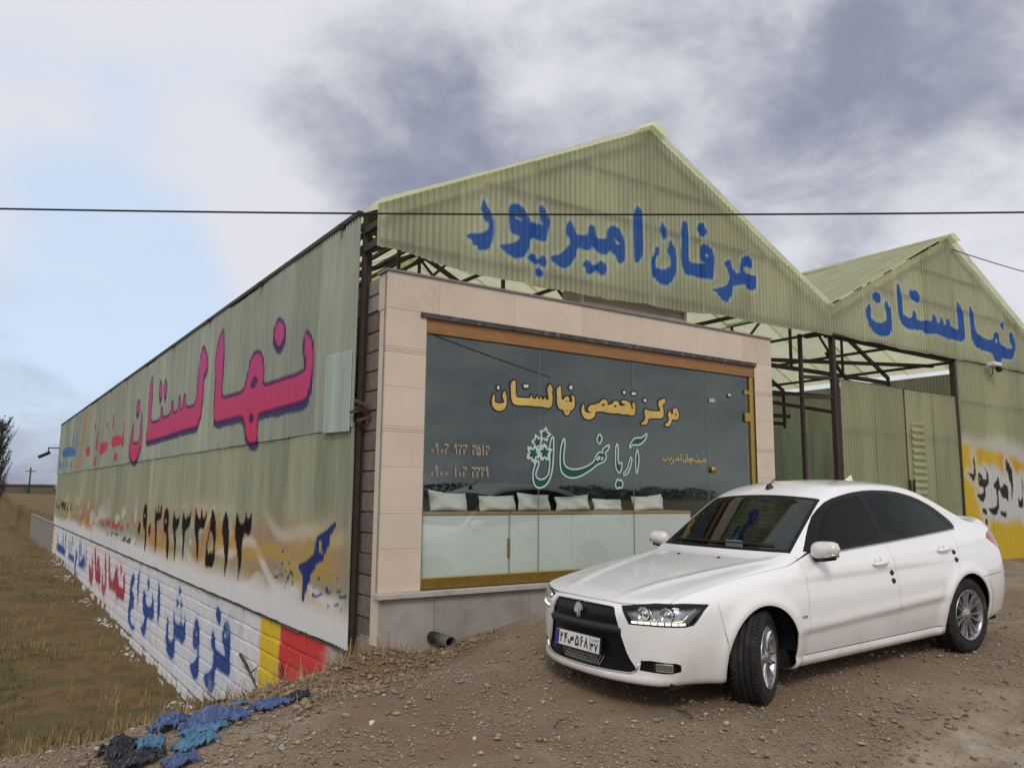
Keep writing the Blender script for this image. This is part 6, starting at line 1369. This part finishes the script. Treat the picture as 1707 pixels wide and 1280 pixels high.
# ------------------------------------------------------------------ torn plastic sheeting on the edge of the bank
M['bluep'] = pbr('blue_violet_plastic', (.07, .11, .25), .4, .3, 7, spec=.5); M['cyanp'] = pbr('light_blue_plastic', (.08, .20, .32), .4, .25, 7, spec=.5); M['darkp'] = pbr('black_plastic_sheeting', (.022, .024, .030), .4, .4, 8, spec=.5)
def crumple(lab, mat, x, y, w, d, h, seed, rz, lift=.0):
    n = 70; w *= 1.15; d *= 1.15; h *= .85; r = random.Random(seed); u = np.linspace(-1, 1, n); U, Vv = np.meshgrid(u, u); rr = np.sqrt(U**2+Vv**2)*(1+.9*(fbm(U*1.8+seed, Vv*1.8, seed)-.5)*2)
    fold = np.abs(fbm(U*2.2+seed, Vv*2.2, seed+3, 3)-.5)*2; fold2 = np.abs(fbm(U*5+seed, Vv*3, seed+9, 3)-.5)*2
    X = U*w+(fbm(U*3, Vv*3, seed+5)-.5)*.25*w; Y = Vv*d+(fbm(U*3, Vv*3, seed+6)-.5)*.25*d
    f3 = 1-np.abs(fbm(U*3.2+Vv*1.5+seed, Vv*7, seed+13, 3)-.5)*4
    Z = h*(1-rr**2).clip(-.2, 1)*.7+h*(1-fold)*.8+h*.55*(1-fold2)+h*.45*f3-h*.85
    ca, sa = math.cos(rz), math.sin(rz); WX = x+X*ca-Y*sa; WY = y+X*sa+Y*ca; WZ = gzv(WX.ravel(), WY.ravel()).reshape(WX.shape)+np.maximum(Z, -.004)+.012+lift
    i = np.arange(n*n).reshape(n, n); F = np.stack([i[:-1, :-1], i[:-1, 1:], i[1:, 1:], i[1:, :-1]], -1).reshape(-1, 4); cen = rr.ravel()[F].mean(1); F = F[cen < 1.0]
    V = np.stack([WX-x, WY-y, WZ-gz(x, y)], -1).reshape(-1, 3); used = np.unique(F); mp = -np.ones(len(V), int); mp[used] = np.arange(len(used))
    o = link('plastic_sheet', fast_mesh('plastic_sheet', V[used], mp[F], M[mat])); o.location = (x, y, gz(x, y)); sm = o.modifiers.new('thick', 'SOLIDIFY'); sm.thickness = .003; tag(o, lab, 'plastic sheet', 'torn plastic sheeting on the bank')
def gpt(px, py):
    d = CR*((px-853.5)/1309.42)-CU*((py-640)/1309.42)+CF; t = (-.05-CAM[2])/d.z
    for _ in range(8): t = (gz(CAM[0]+d.x*t, CAM[1]+d.y*t)-CAM[2])/d.z
    return CAM[0]+d.x*t, CAM[1]+d.y*t
for k, (px, py, w, d_, h, mt, rz, lab) in enumerate(((352, 1208, .20, .13, .075, 'bluep', .5, 'large crumpled blue violet plastic sheet on the bank below the block wall'), (345, 1222, .16, .06, .045, 'cyanp', .4, 'light blue plastic strip lying in front of the large violet sheet'),
        (450, 1180, .13, .08, .05, 'bluep', .5, 'blue violet plastic scrap beside the yellow and red painted blocks'), (488, 1170, .12, .05, .045, 'darkp', .4, 'black plastic scrap with a blue edge under the red painted blocks'), (505, 1163, .06, .03, .02, 'cyanp', .4, 'tiny light blue scrap at the right end of the torn plastic'),
        (280, 1215, .13, .09, .07, 'bluep', 1.0, 'blue violet plastic bunch left of the large violet sheet'), (322, 1246, .13, .06, .05, 'cyanp', .5, 'light blue plastic folded over bare soil at the front of the heap'), (250, 1250, .11, .07, .06, 'cyanp', 1.2, 'grey blue plastic rag on the left part of the heap'),
        (200, 1256, .15, .08, .06, 'darkp', .9, 'dark plastic heap at the left end of the torn sheeting'), (355, 1176, .10, .07, .09, 'darkp', .2, 'black plastic lump standing against the foot of the white wall'), (225, 1276, .14, .06, .05, 'darkp', .5, 'black plastic rag at the lower edge left of the bright blue scrap'), (300, 1276, .08, .05, .04, 'bluep', .3, 'bright blue scrap at the bottom edge of the heap'), (395, 1176, .07, .03, .02, 'cyanp', .2, 'small teal scrap between the black lump and the yellow blocks'), (292, 1182, .09, .04, .03, 'cyanp', .6, 'thin grey teal scrap above the violet bunch'))):
    x, y = gpt(px, py); crumple(lab, mt, x, y, w, d_, h, 40+k*7, rz)
# twigs
M['twig'] = pbr('dead_twig', (.075, .055, .04), .9, .3, 20); random.seed(8)
def twig(lab, a, b, r, br=3):
    a, b = Vector(a), Vector(b); m = MB(); m.tube([a, a.lerp(b, .35)+Vector((0, 0, .02)), a.lerp(b, .7), b], [r, r*.85, r*.6, r*.25], 6)
    for i in range(br):
        p = a.lerp(b, random.uniform(.35, .9)); q = p+Vector((random.uniform(-.1, .1), random.uniform(-.1, .1), random.uniform(.02, .16))); m.tube([p, q], [r*.4, r*.15], 5)
    o = m.build('twig', M['twig'], None, True); tag(o, lab, 'twig')
x, y = gpt(395, 1182); twig('dead branch leaning on the white block wall beside the yellow blocks', (-.05, 3.5, -.62), (-.10, 2.35, -.92), .022, 5)
x, y = gpt(1140, 1190); twig('short dark stick lying on the dirt in front of the car', (x-.05, y-.12, gz(x, y)+.012), (x+.02, y+.10, gz(x, y)+.012), .008, 0)
x, y = gpt(935, 1205); twig('thin pale straw stick on the dirt left of the car', (x-.10, y-.06, gz(x, y)+.008), (x+.10, y+.05, gz(x, y)+.012), .005, 0)

# ------------------------------------------------------------------ far background
def leaf_mat(name, a, b):
    return blade_mat(name, a, b)
M['farleaf'] = leaf_mat('far_hedge_leaf', (.028, .034, .018), (.075, .080, .040)); M['bark'] = pbr('bark', (.06, .05, .042), .9, .3, 9); M['farwall'] = pbr('far_wall', (.13, .105, .085), .9, .2, .3)
random.seed(77)
def hedge(name, x0, y0, x1, y1, h, n, lab):
    V, F = [], []
    for _ in range(n):
        t = random.random(); x = x0+(x1-x0)*t+random.gauss(0, 1.2); y = y0+(y1-y0)*t+random.gauss(0, 1.5); hh = h*(.75+.5*float(vn(np.array(x*.25), np.array(0.0), 3))); z = gz(x, y)+random.random()**.7*hh; s = random.uniform(.15, .42); k = len(V)
        V += [(x+random.uniform(-s, s), y+random.uniform(-s, s), z+random.uniform(-s, s)) for _ in range(3)]; F.append((k, k+1, k+2))
    me = fast_mesh(name, V, F, M['farleaf'], False); return tag(link(name, me), lab, 'hedge', kind='stuff')
hedge('far_orchard', -60, 150, 30, 172, 2.2, 9000, 'far dark line of orchard and scrub along the horizon')
for i, (x, y, w, h, lab) in enumerate(((1.5, 146, 13, 1.9, 'low flat roofed brown building at the horizon beside the far end of the wall'),)):
    Hh = empty('farm_building', (x, y, gz(x, y)), lab, 'building'); MB().box(-w/2, -2, -.2, w/2, 2, h).build('wall', M['farwall'], Hh, loc=(0, 0, 0)); MB().box(-w/2-.3, -2.3, h+.003, w/2+.3, 2.3, h+.2).build('roof', M['plaster'], Hh, loc=(0, 0, 0))
    for q in (-.25, .2): MB().box(w*q-.4, -2.04, .8, w*q+.4, -2.003, 1.7).build('window', M['inside'], Hh, loc=(0, 0, 0))
PO = empty('far_pole', (3.2, 118, gz(3.2, 118)), 'thin utility pole on the horizon left of the greenhouse', 'pole'); MB().tube([(0, 0, 0), (0, 0, 3.9)], .10, 6).build('shaft', M['bark'], PO, True, (0, 0, 0)); MB().bar((-.6, 0, 3.4), (.6, 0, 3.4), .10).build('crossarm', M['bark'], PO, loc=(0, 0, 0))
# bare poplar at the left edge
TX, TY = -1.75, 64.0
TR = empty('poplar_tree', (TX, TY, gz(TX, TY)), 'bare upright tree at the left edge of the field', 'tree'); TR.scale = (1.45, 1.45, 1.45)
random.seed(4); trunk = MB(); lv = []
trunk.tube([(0, 0, -.2), (.05, 0, 1.5), (0, .05, 3), (.06, 0, 4.6), (.02, .02, 5.6)], [.14, .12, .085, .045, .012], 8)
for i in range(95):
    z = random.uniform(.7, 5.1); a = random.uniform(0, 6.28); l = (1.25*(1-((z-2.1)/3.6)**2)+.2)*random.uniform(.6, 1.05); p0 = Vector((.02, .02, z)); p2 = p0+Vector((math.cos(a)*l*.55, math.sin(a)*l*.55, l*.95)); p1 = p0.lerp(p2, .5)+Vector((math.cos(a)*.1, math.sin(a)*.1, 0))
    trunk.tube([p0, p1, p2], [.028, .016, .006], 5, False)
    for _ in range(9):
        q = p0.lerp(p2, random.uniform(.3, 1)); a2 = a+random.gauss(0, .9); l2 = random.uniform(.15, .5); q2 = q+Vector((math.cos(a2)*l2*.5, math.sin(a2)*l2*.5, l2)); trunk.tube([q, q2], [.010, .004], 4, False)
        for _ in range(4): lv.append(q.lerp(q2, random.random()))
trunk.build('trunk', M['bark'], TR, True, (0, 0, 0))
V, F = [], []
for p in lv:
    s = random.uniform(.03, .07); k = len(V); V += [tuple(p+Vector((random.uniform(-s, s), random.uniform(-s, s), random.uniform(-s, s)))) for _ in range(3)]; F.append((k, k+1, k+2))
link('crown', fast_mesh('crown', V, F, M['farleaf'], False), TR, (0, 0, 0))

# unseen tree line added behind the viewer for a dark band in reflections
hedge('reflection_trees', -110, -150, 190, -165, 3.5, 40000, 'dark tree line added behind the viewer to darken the glass reflection')
